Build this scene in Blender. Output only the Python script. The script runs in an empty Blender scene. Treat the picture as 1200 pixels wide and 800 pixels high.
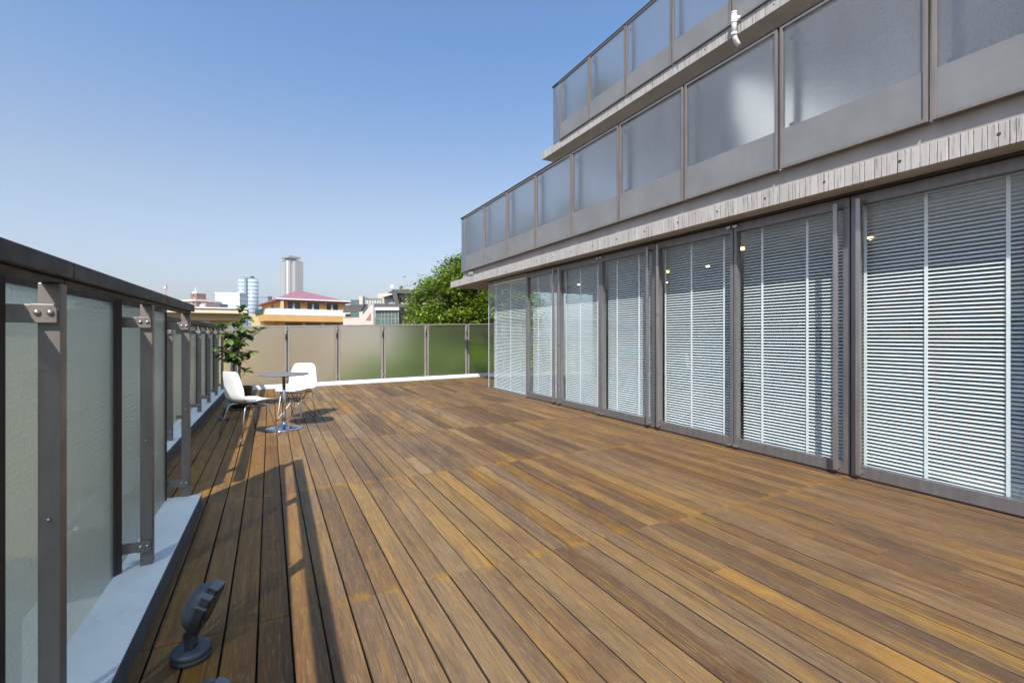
import bpy, bmesh, math, random
from mathutils import Vector, Matrix
random.seed(7)
R = math.radians
scn = bpy.context.scene
C = scn.collection

# ------------------------------------------------------------------ camera
YAW = 27.31
cam_d = bpy.data.cameras.new("camera"); cam = bpy.data.objects.new("camera", cam_d); C.objects.link(cam)
cam.location = (0, 0, 1.25)
cam.rotation_euler = (R(90), 0, R(-YAW))
cam_d.sensor_width = 36; cam_d.lens = 36 * 550 / 1200
cam_d.shift_y = -8 / 1200
cam_d.clip_start = 0.05; cam_d.clip_end = 6000
scn.camera = cam
# ------------------------------------------------------------------ light
SUN_AZ = math.atan2(-0.77, -1.05)      # measured from +Y towards +X
SUN_EL = R(48)
w = bpy.data.worlds.new("World"); scn.world = w; w.use_nodes = True
nt = w.node_tree; bg = nt.nodes["Background"]
sky = nt.nodes.new("ShaderNodeTexSky"); sky.sky_type = 'NISHITA'; sky.sun_disc = False
sky.sun_elevation = SUN_EL; sky.sun_rotation = SUN_AZ
sky.air_density = 1.0; sky.dust_density = 2.2; sky.ozone_density = 1.2; sky.altitude = 50
# humid summer air: the blue is deeper overhead and paler towards the skyline
wtc = nt.nodes.new("ShaderNodeTexCoord"); wsp = nt.nodes.new("ShaderNodeSeparateXYZ"); nt.links.new(wtc.outputs['Generated'], wsp.inputs[0])
wrp = nt.nodes.new("ShaderNodeValToRGB"); nt.links.new(wsp.outputs[2], wrp.inputs[0])
we = wrp.color_ramp.elements; we[0].position = .10; we[0].color = (1.02, .91, .90, 1); we[1].position = .52; we[1].color = (.76, .99, 1.18, 1)
e_ = we.new(.26); e_.color = (1.10, .99, .92, 1)
wmx = nt.nodes.new("ShaderNodeMix"); wmx.data_type = 'RGBA'; wmx.blend_type = 'MULTIPLY'; wmx.inputs[0].default_value = 1
nt.links.new(sky.outputs[0], wmx.inputs[6]); nt.links.new(wrp.outputs[0], wmx.inputs[7])
nt.links.new(wmx.outputs[2], bg.inputs[0]); bg.inputs[1].default_value = 0.115
sun_d = bpy.data.lights.new("sun", 'SUN'); sun_d.energy = 4.0; sun_d.angle = R(0.53); sun_d.color = (1, .95, .87)
sun = bpy.data.objects.new("sun", sun_d); C.objects.link(sun)
sdir = Vector((math.sin(SUN_AZ) * math.cos(SUN_EL), math.cos(SUN_AZ) * math.cos(SUN_EL), math.sin(SUN_EL)))
sun.rotation_euler = sdir.to_track_quat('Z', 'Y').to_euler(); sun.location = (-10, -12, 20)
vs = scn.view_settings; vs.view_transform = 'Standard'; vs.look = 'None'; vs.exposure = 0.80; vs.gamma = 1
vs.use_curve_mapping = False
scn.cycles.max_bounces = 12; scn.cycles.transparent_max_bounces = 24; scn.cycles.transmission_bounces = 10
scn.cycles.caustics_reflective = False; scn.cycles.caustics_refractive = False
scn.cycles.sample_clamp_indirect = 6

# ------------------------------------------------------------------ materials
class NT:
    def __init__(s, name):
        s.m = bpy.data.materials.new(name); s.m.use_nodes = True; s.t = s.m.node_tree
        s.n = s.t.nodes; s.p = s.n["Principled BSDF"]; s.out = s.n["Material Output"]
    def new(s, typ, **kw):
        n = s.n.new(typ)
        for k, v in kw.items():
            if hasattr(n, k): setattr(n, k, v)
            else: n.inputs[k.replace('_', ' ')].default_value = v
        return n
    def link(s, a, b): s.t.links.new(a, b)
    def coords(s, scale=(1, 1, 1), loc=(0, 0, 0), kind='Object'):
        tc = s.n.new("ShaderNodeTexCoord"); mp = s.n.new("ShaderNodeMapping")
        mp.inputs['Scale'].default_value = scale; mp.inputs['Location'].default_value = loc
        s.link(tc.outputs[kind], mp.inputs[0]); return mp.outputs[0]
    def noise(s, vec, scale, detail=4, rough=.55, dist=0):
        n = s.n.new("ShaderNodeTexNoise"); n.inputs['Scale'].default_value = scale
        n.inputs['Detail'].default_value = detail; n.inputs['Roughness'].default_value = rough
        n.inputs['Distortion'].default_value = dist
        if vec is not None: s.link(vec, n.inputs['Vector'])
        return n.outputs['Fac']
    def ramp(s, fac, stops, interp='LINEAR'):
        n = s.n.new("ShaderNodeValToRGB"); n.color_ramp.interpolation = interp
        e = n.color_ramp.elements
        while len(e) < len(stops): e.new(.5)
        for el, (p, c) in zip(e, stops):
            el.position = p; el.color = (c, c, c, 1) if isinstance(c, (int, float)) else (*c, 1)
        s.link(fac, n.inputs[0]); return n.outputs[0]
    def mix(s, fac, a, b, mode='MIX'):
        n = s.n.new("ShaderNodeMix"); n.data_type = 'RGBA'; n.blend_type = mode
        for sock, v in ((n.inputs[0], fac), (n.inputs[6], a), (n.inputs[7], b)):
            if hasattr(v, 'is_output'): s.link(v, sock)
            elif isinstance(v, (int, float)): sock.default_value = v if sock.type == 'VALUE' else (v, v, v, 1)
            else: sock.default_value = (*v, 1)
        return n.outputs[2]
    def math(s, op, a, b=0.0, clamp=False):
        n = s.n.new("ShaderNodeMath"); n.operation = op; n.use_clamp = clamp
        for sock, v in ((n.inputs[0], a), (n.inputs[1], b)):
            if hasattr(v, 'is_output'): s.link(v, sock)
            else: sock.default_value = v
        return n.outputs[0]
    def bump(s, h, strength=.3, dist=.01, target=None):
        n = s.n.new("ShaderNodeBump"); n.inputs['Strength'].default_value = strength; n.inputs['Distance'].default_value = dist
        s.link(h, n.inputs['Height'])
        s.link(n.outputs[0], (target or s.p).inputs['Normal']); return n.outputs[0]

def plain(name, col, rough=.5, metal=0.0, var=.12, scale=9, bump=.0, spec=None, kind='Object'):
    k = NT(name); v = k.coords(kind=kind)
    f = k.noise(v, scale, 5, .6)
    lo = tuple(c * (1 - var) for c in col); hi = tuple(min(1, c * (1 + var)) for c in col)
    k.link(k.ramp(f, [(.3, lo), (.7, hi)]), k.p.inputs['Base Color'])
    r = k.ramp(k.noise(v, scale * 2.3, 3), [(.3, max(.02, rough - .08)), (.7, min(1, rough + .08))])
    k.link(r, k.p.inputs['Roughness']); k.p.inputs['Metallic'].default_value = metal
    if bump: k.bump(k.noise(v, scale * 8, 4), bump, .004)
    return k.m

M = {}
def metal_paint(name, col, rough=.42, metal=.35):
    k = NT(name); v = k.coords((1, 1, .12))
    f = k.noise(v, 22, 4, .6)
    k.link(k.ramp(f, [(.3, tuple(c * .86 for c in col)), (.7, tuple(c * 1.12 for c in col))]), k.p.inputs['Base Color'])
    k.link(k.ramp(k.noise(k.coords(), 14, 4), [(.3, rough - .08), (.75, rough + .12)]), k.p.inputs['Roughness'])
    k.p.inputs['Metallic'].default_value = metal
    return k.m
M['frame'] = metal_paint('bronze_paint', (.225, .195, .178))
M['frame_sunlit'] = metal_paint('sunlit_bronze', (.36, .325, .30))  # bronze paint lightened for the far fence, its sunlight put into the colour
M['frame_dark'] = metal_paint('dark_bronze', (.055, .045, .042), .5, .2)
M['rail'] = metal_paint('top_rail_dark', (.045, .038, .036), .55, .1)
M['door_frame'] = metal_paint('door_bronze', (.20, .188, .19), .36, .45)
M['handle'] = metal_paint('satin_handle', (.34, .31, .30), .34, .7)
M['steel'] = metal_paint('brushed_steel', (.50, .49, .47), .3, .9)
M['chrome'] = metal_paint('chrome', (.72, .72, .73), .12, 1.0)
M['brass'] = metal_paint('brass_collar', (.45, .26, .07), .3, .9)
M['white_pl'] = plain('white_plastic', (.80, .80, .80), .38, 0, .03, 4)
M['grey_top'] = plain('grey_laminate', (.15, .15, .15), .6, 0, .05, 6)
M['lamp_grey'] = plain('grey_cast_metal', (.085, .095, .115), .5, .3, .25, 18, .1)
M['lamp_dark'] = plain('dark_cast_metal', (.035, .038, .042), .5, .2, .2, 18)
M['lamp_clip'] = plain('pale_cast_metal', (.17, .18, .20), .5, .3, .2, 18)
M['black'] = plain('black_plastic', (.012, .012, .013), .5, 0, .2, 12)
M['rubber'] = plain('black_gasket', (.012, .012, .012), .7, 0, .2, 12)
M['soil'] = plain('soil', (.05, .035, .022), .95, 0, .4, 40, .5)
M['white_pvc'] = plain('white_pvc', (.72, .72, .70), .35, 0, .05, 6)
M['white_wall'] = plain('white_wall', (.74, .74, .72), .8, 0, .04, 3)
M['grey_wall'] = plain('grey_wall', (.44, .43, .43), .85, 0, .12, 2, .1)
M['room_floor'] = plain('room_floor', (.28, .25, .22), .5, 0, .2, 3)
M['room_wall'] = plain('room_wall', (.30, .31, .33), .9, 0, .1, 2)
M['ceiling'] = plain('ceiling_paint', (.70, .70, .70), .9, 0, .05, 2)
M['sub'] = plain('dark_substrate', (.012, .010, .008), .95)

def mat_slat():
    k = NT('blind_slat'); v = k.coords()
    k.link(k.ramp(k.noise(v, 3, 3), [(.3, (.66, .68, .70)), (.7, (.73, .75, .77))]), k.p.inputs['Base Color'])
    k.p.inputs['Roughness'].default_value = .32
    return k.m
M['slat'] = mat_slat()
M['tape'] = plain('ladder_tape', (.80, .81, .82), .8, 0, .04, 30)

def mat_wood():
    k = NT('deck_boards')
    geo = k.n.new("ShaderNodeNewGeometry"); rnd = geo.outputs['Random Per Island']
    tc = k.n.new("ShaderNodeTexCoord")
    # shift the grain per board
    cmb = k.n.new("ShaderNodeCombineXYZ"); k.link(k.math('MULTIPLY', rnd, 37.0), cmb.inputs[0]); k.link(k.math('MULTIPLY', rnd, 91.0), cmb.inputs[1])
    add = k.n.new("ShaderNodeVectorMath"); add.operation = 'ADD'
    k.link(tc.outputs['Object'], add.inputs[0]); k.link(cmb.outputs[0], add.inputs[1])
    def mp(sc):
        m = k.n.new("ShaderNodeMapping"); m.inputs['Scale'].default_value = sc; k.link(add.outputs[0], m.inputs[0]); return m.outputs[0]
    def mpo(sc, loc=(0, 0, 0)):
        m = k.n.new("ShaderNodeMapping"); m.inputs['Scale'].default_value = sc; m.inputs['Location'].default_value = loc
        k.link(tc.outputs['Object'], m.inputs[0]); return m.outputs[0]
    base = k.ramp(rnd, [(0, (.190, .112, .060)), (.10, (.092, .054, .036)), (.20, (.205, .138, .080)), (.32, (.140, .100, .072)),
                        (.44, (.255, .150, .066)), (.54, (.108, .068, .046)), (.64, (.190, .140, .098)), (.74, (.160, .096, .050)), (.84, (.230, .165, .108)), (.92, (.125, .082, .056)), (1, (.072, .044, .032))])
    # fine grain streaks along the board
    g1 = k.noise(mp((70, 1.6, 1)), 1.0, 6, .65, .4)
    base = k.mix(k.ramp(g1, [(.33, .62), (.5, 0.0)]), base, k.mix(1.0, base, (.50, .45, .42), 'MULTIPLY'))
    g2 = k.noise(mp((26, .9, 1)), 1.0, 5, .6, .8)
    base = k.mix(k.ramp(g2, [(.48, 0.0), (.68, .62)]), base, (.310, .185, .070))
    # dark tannin bands, dirt
    g3 = k.noise(mp((9, .75, 1)), 1.0, 6, .62, 1.2)
    base = k.mix(k.ramp(g3, [(.50, 0.0), (.66, .70)]), base, (.078, .052, .040))
    # silver weathering where the rain falls, richer wood beside the doors
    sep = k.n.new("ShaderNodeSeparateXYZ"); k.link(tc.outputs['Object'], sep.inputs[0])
    wz = k.noise(mpo((1.1, .5, 1)), 1.0, 4, .6)
    shel = k.math('ADD', k.math('MULTIPLY', sep.outputs[0], .30), k.math('MULTIPLY', wz, 1.1))
    base = k.mix(k.ramp(shel, [(.60, .30), (1.15, .12), (1.55, 0.0)]), base, (.215, .165, .110))
    base = k.mix(k.ramp(k.math('MULTIPLY', shel, .5), [(.64, 0.0), (.90, .74)]), base, k.mix(k.ramp(g2, [(.38, 0.0), (.62, 1.0)]), k.mix(k.ramp(rnd, [(.2, 0.0), (.8, 1.0)]), (.062, .040, .032), (.105, .066, .046)), (.19, .115, .058)))
    # broad tannin stains that run over several boards
    st = k.noise(mpo((1.5, .55, 1), (3, 7, 0)), 1.0, 6, .66, .6)
    base = k.mix(k.ramp(st, [(.48, 0.0), (.62, .66)]), base, (.088, .058, .043))
    # the strip along the left kerb is mixed towards a warmer, darker red brown
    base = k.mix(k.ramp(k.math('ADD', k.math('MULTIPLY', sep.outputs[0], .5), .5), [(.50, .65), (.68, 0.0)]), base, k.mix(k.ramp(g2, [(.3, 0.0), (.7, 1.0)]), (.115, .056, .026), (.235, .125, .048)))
    base = k.mix(1.0, base, k.ramp(k.math('FRACT', k.math('MULTIPLY', rnd, 13.7)), [(0, (.66, .64, .64)), (.3, (.92, .92, .93)), (.7, (1, 1, 1)), (1, (1.0, .95, .86))]), 'MULTIPLY')
    # fine ribs and hairline checks along the grain
    fg = k.noise(mp((240, 5, 1)), 1.0, 3, .7)
    base = k.mix(k.ramp(fg, [(.40, .55), (.52, 0.0)]), base, k.mix(1.0, base, (.48, .44, .42), 'MULTIPLY'))
    fg2 = k.noise(mp((110, 9, 1)), 1.0, 5, .75)
    base = k.mix(k.ramp(fg2, [(.54, 0.0), (.66, .4)]), base, (.30, .23, .15))
    # orange leaching at the butt joints every 1.8 m
    jy = k.math('FRACT', k.math('ADD', k.math('DIVIDE', k.math('ADD', sep.outputs[1], -2.32 + 18.0), 1.8), .5))
    jd = k.math('ABSOLUTE', k.math('ADD', jy, -.5))
    jn = k.noise(mpo((7, 3, 1)), 1.0, 4)
    jf = k.math('MULTIPLY', k.ramp(jd, [(.0, .9), (.008, .5), (.035, 0.0)]), k.math('MULTIPLY', k.ramp(jn, [(.48, 0.0), (.60, .9)]), k.ramp(g1, [(.35, .25), (.6, 1.0)])))
    base = k.mix(jf, base, (.30, .165, .055))
    # scuffs and pale specks
    sp = k.noise(mpo((3.0, 2.2, 1)), 9.0, 8, .75)
    base = k.mix(k.ramp(sp, [(.66, 0.0), (.74, .4)]), base, (.34, .29, .22))
    hs = k.n.new("ShaderNodeHueSaturation"); hs.inputs['Hue'].default_value = .5035; hs.inputs['Saturation'].default_value = 1.2; hs.inputs['Value'].default_value = 1.19
    k.link(base, hs.inputs['Color'])
    k.link(hs.outputs[0], k.p.inputs['Base Color'])
    k.link(k.ramp(g1, [(.3, .72), (.7, .50)]), k.p.inputs['Roughness'])
    k.p.inputs['Specular IOR Level'].default_value = .35
    k.bump(k.mix(.5, g1, fg), .5, .004)
    return k.m
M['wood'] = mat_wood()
M['edge_wood'] = plain('dark_board_edges', (.035, .024, .017), .9, 0, .3, 20)  # side faces of the boards, much darker than their tops

def mat_kerb():
    k = NT('painted_concrete'); v = k.coords()
    a = k.noise(v, 5, 6, .65); b = k.noise(k.coords((1, .35, 1)), 9, 6, .7, 1.0)
    c = k.ramp(a, [(.3, (.80, .80, .80)), (.7, (.88, .88, .88))])
    c = k.mix(k.ramp(b, [(.60, 0.0), (.74, .28)]), c, (.40, .39, .375))
    c = k.mix(k.ramp(k.noise(v, 70, 3), [(.70, 0.0), (.76, .6)]), c, (.25, .24, .23))
    k.link(c, k.p.inputs['Base Color']); k.p.inputs['Roughness'].default_value = .8
    k.bump(k.noise(v, 60, 6), .25, .004); return k.m
M['kerb'] = mat_kerb()
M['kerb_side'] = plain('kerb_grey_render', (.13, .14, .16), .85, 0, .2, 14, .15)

def mat_board_concrete():
    k = NT('board_marked_concrete'); v = k.coords()
    vo = k.n.new("ShaderNodeTexVoronoi"); vo.voronoi_dimensions = '1D'; vo.inputs['Scale'].default_value = 1.0
    sep = k.n.new("ShaderNodeSeparateXYZ"); k.link(v, sep.inputs[0])
    yy = k.math('ADD', k.math('MULTIPLY', sep.outputs[1], 19.0), k.math('MULTIPLY', k.noise(k.coords((0, 2.6, 0)), 1.0, 2), 3.5))
    vo.feature = 'F1'; k.link(yy, vo.inputs['W'])
    ve = k.n.new("ShaderNodeTexVoronoi"); ve.voronoi_dimensions = '1D'; ve.feature = 'DISTANCE_TO_EDGE'; ve.inputs['Scale'].default_value = 1.0
    k.link(yy, ve.inputs['W'])
    strip = k.n.new("ShaderNodeSeparateColor"); k.link(vo.outputs['Color'], strip.inputs[0])
    base = k.ramp(strip.outputs[0], [(0, (.385, .358, .34)), (.5, (.42, .392, .372)), (1, (.46, .43, .41))])
    drip = k.noise(k.coords((1, 24, 2.0)), 1.0, 5, .65)
    base = k.mix(k.ramp(drip, [(.52, 0.0), (.68, .5)]), base, (.20, .185, .172))
    base = k.mix(k.ramp(k.noise(k.coords((1, 60, 3)), 1.0, 4, .7), [(.56, 0.0), (.66, .7)]), base, (.10, .09, .085))
    edge = k.ramp(ve.outputs['Distance'], [(.0, 1.0), (.085, 0.0)])
    brk = k.ramp(k.noise(k.coords((1, 12, 6)), 1.0, 4, .7), [(.46, .05), (.60, .9)])
    base = k.mix(k.math('MULTIPLY', edge, brk), base, (.085, .075, .07))
    base = k.mix(k.ramp(k.noise(v, 45, 4), [(.66, 0.0), (.73, .55)]), base, (.14, .125, .12))
    k.link(base, k.p.inputs['Base Color']); k.p.inputs['Roughness'].default_value = .9
    h = k.mix(.5, strip.outputs[1], k.math('SUBTRACT', 1.0, edge))
    k.bump(h, .6, .02); return k.m
M['fascia'] = mat_board_concrete()
M['concrete'] = plain('smooth_concrete', (.33, .30, .285), .9, 0, .14, 3.5, .15)
M['soffit'] = plain('soffit_concrete', (.40, .355, .30), .9, 0, .12, 3.0, .1)
M['upstand'] = plain('grey_upstand', (.178, .182, .19), .85, 0, .12, 2.5, .1)
M['tiehole'] = plain('tie_hole_shadow_plug', (.05, .045, .04), .9)

def mat_clear_glass():
    k = NT('clear_glass'); k.n.remove(k.p)
    tr = k.new("ShaderNodeBsdfTransparent"); tr.inputs[0].default_value = (.955, .98, .98, 1)
    gl = k.new("ShaderNodeBsdfGlossy"); gl.inputs['Roughness'].default_value = 0.0; gl.inputs[0].default_value = (1, 1, 1, 1)
    fr = k.new("ShaderNodeFresnel"); fr.inputs[0].default_value = 1.5
    nz = k.noise(k.coords(), 1.3, 2); b = k.n.new("ShaderNodeBump"); b.inputs['Strength'].default_value = .03; b.inputs['Distance'].default_value = .02
    k.link(nz, b.inputs['Height']); k.link(b.outputs[0], gl.inputs['Normal'])
    ge = k.n.new("ShaderNodeNewGeometry"); fac = k.math('MULTIPLY', fr.outputs[0], k.math('SUBTRACT', 1.0, ge.outputs['Backfacing']))
    mx = k.new("ShaderNodeMixShader"); k.link(fac, mx.inputs[0]); k.link(tr.outputs[0], mx.inputs[1]); k.link(gl.outputs[0], mx.inputs[2])
    k.link(mx.outputs[0], k.out.inputs[0]); return k.m
M['glass'] = mat_clear_glass()

def mat_frost(name, tint, rough, milk, milk_col, gloss_rough=.2, pattern=None, ior=1.45, trans=.5, clear=0.0):
    """frosted / patterned glass: rough refraction + some milky scatter + surface gloss"""
    k = NT(name); k.n.remove(k.p)
    rf = k.new("ShaderNodeBsdfRefraction"); rf.inputs['Color'].default_value = (*tint, 1); rf.inputs['Roughness'].default_value = rough; rf.inputs['IOR'].default_value = ior
    df = k.new("ShaderNodeBsdfDiffuse"); df.inputs[0].default_value = (*milk_col, 1)
    tl = k.new("ShaderNodeBsdfTranslucent"); tl.inputs[0].default_value = (*milk_col, 1)
    m1 = k.new("ShaderNodeMixShader"); m1.inputs[0].default_value = trans; k.link(df.outputs[0], m1.inputs[1]); k.link(tl.outputs[0], m1.inputs[2])
    tp = k.new("ShaderNodeBsdfTransparent"); tp.inputs[0].default_value = (*tint, 1)
    m0 = k.new("ShaderNodeMixShader"); m0.inputs[0].default_value = clear; k.link(rf.outputs[0], m0.inputs[1]); k.link(tp.outputs[0], m0.inputs[2])
    m2 = k.new("ShaderNodeMixShader"); k.link(m0.outputs[0], m2.inputs[1]); k.link(m1.outputs[0], m2.inputs[2])
    v = k.coords((2.2, 2.2, .5)); cl = k.noise(v, 1.6, 5, .6)
    k.link(k.ramp(cl, [(.3, milk * .85), (.7, min(1, milk * 1.15))]), m2.inputs[0])
    gl = k.new("ShaderNodeBsdfGlossy"); gl.inputs['Roughness'].default_value = gloss_rough
    fr = k.new("ShaderNodeFresnel"); fr.inputs[0].default_value = 1.42
    ge = k.n.new("ShaderNodeNewGeometry"); fac = k.math('MULTIPLY', fr.outputs[0], k.math('SUBTRACT', 1.0, ge.outputs['Backfacing']))
    m3 = k.new("ShaderNodeMixShader"); k.link(fac, m3.inputs[0]); k.link(m2.outputs[0], m3.inputs[1]); k.link(gl.outputs[0], m3.inputs[2])
    if pattern:
        sc, st = pattern
        vo = k.n.new("ShaderNodeTexVoronoi"); vo.feature = 'F1'; vo.inputs['Scale'].default_value = sc; vo.inputs['Randomness'].default_value = .55
        k.link(k.coords((1, 1, .7)), vo.inputs['Vector'])
        b = k.n.new("ShaderNodeBump"); b.inputs['Strength'].default_value = st; b.inputs['Distance'].default_value = .004
        k.link(vo.outputs['Distance'], b.inputs['Height'])
        for n in (rf, gl, df): k.link(b.outputs[0], n.inputs['Normal'])
        k.link(k.math('MULTIPLY', k.ramp(cl, [(.3, milk * .85), (.7, min(1, milk * 1.15))]), k.ramp(vo.outputs['Distance'], [(.08, .30), (.5, 1.0)])), m2.inputs[0])
    k.link(m3.outputs[0], k.out.inputs[0]); return k.m
M['pat_glass'] = mat_frost('patterned_glass', (.78, .87, .88), .65, .38, (.36, .425, .43), .22, (70, 1.6), 1.2, .6, .58)
M['frost'] = mat_frost('frosted_fence_glass', (.97, .975, .93), .62, .13, (.44, .44, .42), .25, None, 1.2)
M['bal_glass'] = mat_frost('frosted_balcony_glass', (.955, .985, 1.0), .70, .33, (.52, .56, .64), .2, (60, .35), 1.22, .5, .14)
M['edge_glass'] = mat_clear_glass()

def mat_leaf(name, a, b, c):
    k = NT(name); geo = k.n.new("ShaderNodeNewGeometry")
    col = k.ramp(geo.outputs['Random Per Island'], [(0, a), (.55, b), (1, c)])
    k.link(col, k.p.inputs['Base Color']); k.p.inputs['Roughness'].default_value = .5
    tl = k.new("ShaderNodeBsdfTranslucent"); k.link(k.mix(1, col, (1.2, 1.3, .5), 'MULTIPLY'), tl.inputs[0])
    mx = k.new("ShaderNodeMixShader"); mx.inputs[0].default_value = .3
    k.link(k.p.outputs[0], mx.inputs[1]); k.link(tl.outputs[0], mx.inputs[2]); k.link(mx.outputs[0], k.out.inputs[0]); return k.m
M['leaf'] = mat_leaf('tree_leaf', (.085, .135, .011), (.145, .21, .017), (.23, .30, .03))
M['leaf2'] = mat_leaf('shrub_leaf', (.14, .22, .02), (.22, .33, .03), (.30, .42, .05))
M['ficus'] = mat_leaf('fiddle_leaf', (.04, .085, .018), (.085, .155, .03), (.22, .32, .09))
M['bark'] = plain('bark', (.14, .10, .07), .9, 0, .3, 20, .5)
M['stem'] = plain('pale_stem', (.36, .27, .19), .8, 0, .25, 30, .3)

def mat_ground():
    k = NT('city_ground'); v = k.coords()
    a = k.noise(v, .05, 6, .6); b = k.noise(v, .8, 4)
    c = k.ramp(a, [(.4, (.10, .10, .10)), (.52, (.16, .155, .14)), (.62, (.08, .11, .045))])
    c = k.mix(.25, c, k.ramp(b, [(.3, (.06, .06, .06)), (.7, (.22, .21, .19))]))
    k.link(c, k.p.inputs['Base Color']); k.p.inputs['Roughness'].default_value = .95; return k.m
M['ground'] = mat_ground()

def mat_bands(name, wall, glass, fh, wfrac, vx=None, vfrac=.5, rough=.4):
    """far facade: storeys of wall and window band, optionally cut by vertical piers"""
    k = NT(name); tc = k.n.new("ShaderNodeTexCoord"); sep = k.n.new("ShaderNodeSeparateXYZ"); k.link(tc.outputs['Object'], sep.inputs[0])
    fz = k.math('FRACT', k.math('ADD', k.math('DIVIDE', sep.outputs[2], fh), 100.0))
    win = k.math('LESS_THAN', fz, wfrac)
    if vx:
        fx = k.math('FRACT', k.math('ADD', k.math('DIVIDE', k.math('ADD', sep.outputs[0], k.math('MULTIPLY', sep.outputs[1], 1.0)), vx), 100.0))
        win = k.math('MULTIPLY', win, k.math('LESS_THAN', fx, vfrac))
    nz = k.noise(tc.outputs['Object'], .3, 3)
    wl = k.mix(k.ramp(nz, [(.3, 0.0), (.7, .25)]), wall, tuple(q * .8 for q in wall))
    k.link(k.mix(win, wl, glass), k.p.inputs['Base Color'])
    k.link(k.ramp(win, [(0, .8), (1, .25)]), k.p.inputs['Roughness']); return k.m
M['tower_wall'] = mat_bands('pale_tower_facade', (.42, .40, .375), (.13, .125, .135), 3.4, .5, 5.2, .42)
M['blue_tower'] = mat_bands('glass_tower_facade', (.46, .51, .55), (.22, .29, .34), 5.6, .55)
M['white_block'] = mat_bands('white_office_facade', (.80, .80, .80), (.48, .50, .54), 5.0, .34, 4.0, .7)
M['brick_pink'] = plain('pink_brick', (.38, .24, .20), .9, 0, .15, .6)
M['brick_dark'] = plain('brown_brick', (.25, .14, .11), .9, 0, .15, .6)
M['pale_roof'] = plain('pale_roof', (.70, .69, .67), .8, 0, .06, .5)
M['bluegrey'] = mat_bands('blue_grey_facade', (.30, .34, .40), (.12, .15, .20), 3.2, .45, 3, .7)
M['tan'] = plain('tan_render', (.50, .37, .20), .85, 0, .08, .5, .1)
M['tan_light'] = plain('tan_light', (.62, .53, .38), .85, 0, .08, .5)
M['ochre'] = plain('ochre_tile', (.52, .31, .11), .75, 0, .10, 1.2)
M['ochre_light'] = plain('ochre_light', (.60, .43, .22), .75, 0, .08, 1.2)
def mat_roof():
    k = NT('red_metal_roof'); v = k.coords()
    wv = k.n.new("ShaderNodeTexWave"); wv.inputs['Scale'].default_value = 2.2; wv.bands_direction = 'X'; k.link(v, wv.inputs[0])
    c = k.ramp(k.noise(v, 1.0, 4), [(.3, (.25, .115, .135)), (.7, (.30, .145, .165))])
    k.link(k.mix(k.ramp(wv.outputs['Fac'], [(.85, 0.0), (.95, .4)]), c, (.24, .08, .09)), k.p.inputs['Base Color'])
    k.p.inputs['Roughness'].default_value = .5; return k.m
M['red_roof'] = mat_roof()
M['red_trim'] = plain('dark_red_trim', (.22, .05, .04), .6)
M['white_paint'] = plain('white_paint', (.62, .63, .66), .6, 0, .05, 1)
M['cream'] = plain('cream_render', (.47, .42, .37), .85, 0, .08, .8)
M['dark_slate'] = plain('dark_slate', (.075, .072, .068), .75, 0, .2, 2)
M['win_dark'] = plain('dark_window_glass', (.025, .035, .035), .12, 0, .4, 1.2)
M['win_green'] = plain('green_window_glass', (.07, .12, .115), .12, 0, .35, 1.2)
M['green_net'] = plain('green_net', (.02, .06, .045), .8)
M['curtain'] = plain('curtain', (.42, .44, .42), .9)
M['crane_red'] = plain('crane_red', (.55, .22, .22), .7)
M['sign_grey'] = plain('mullion_grey', (.30, .30, .29), .6)
def mat_emit(name, col, st):
    k = NT(name); k.p.inputs['Emission Color'].default_value = (*col, 1); k.p.inputs['Emission Strength'].default_value = st
    k.p.inputs['Base Color'].default_value = (*col, 1); return k.m
M['bulb'] = mat_emit('warm_bulb', (1, .66, .30), 4)

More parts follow.
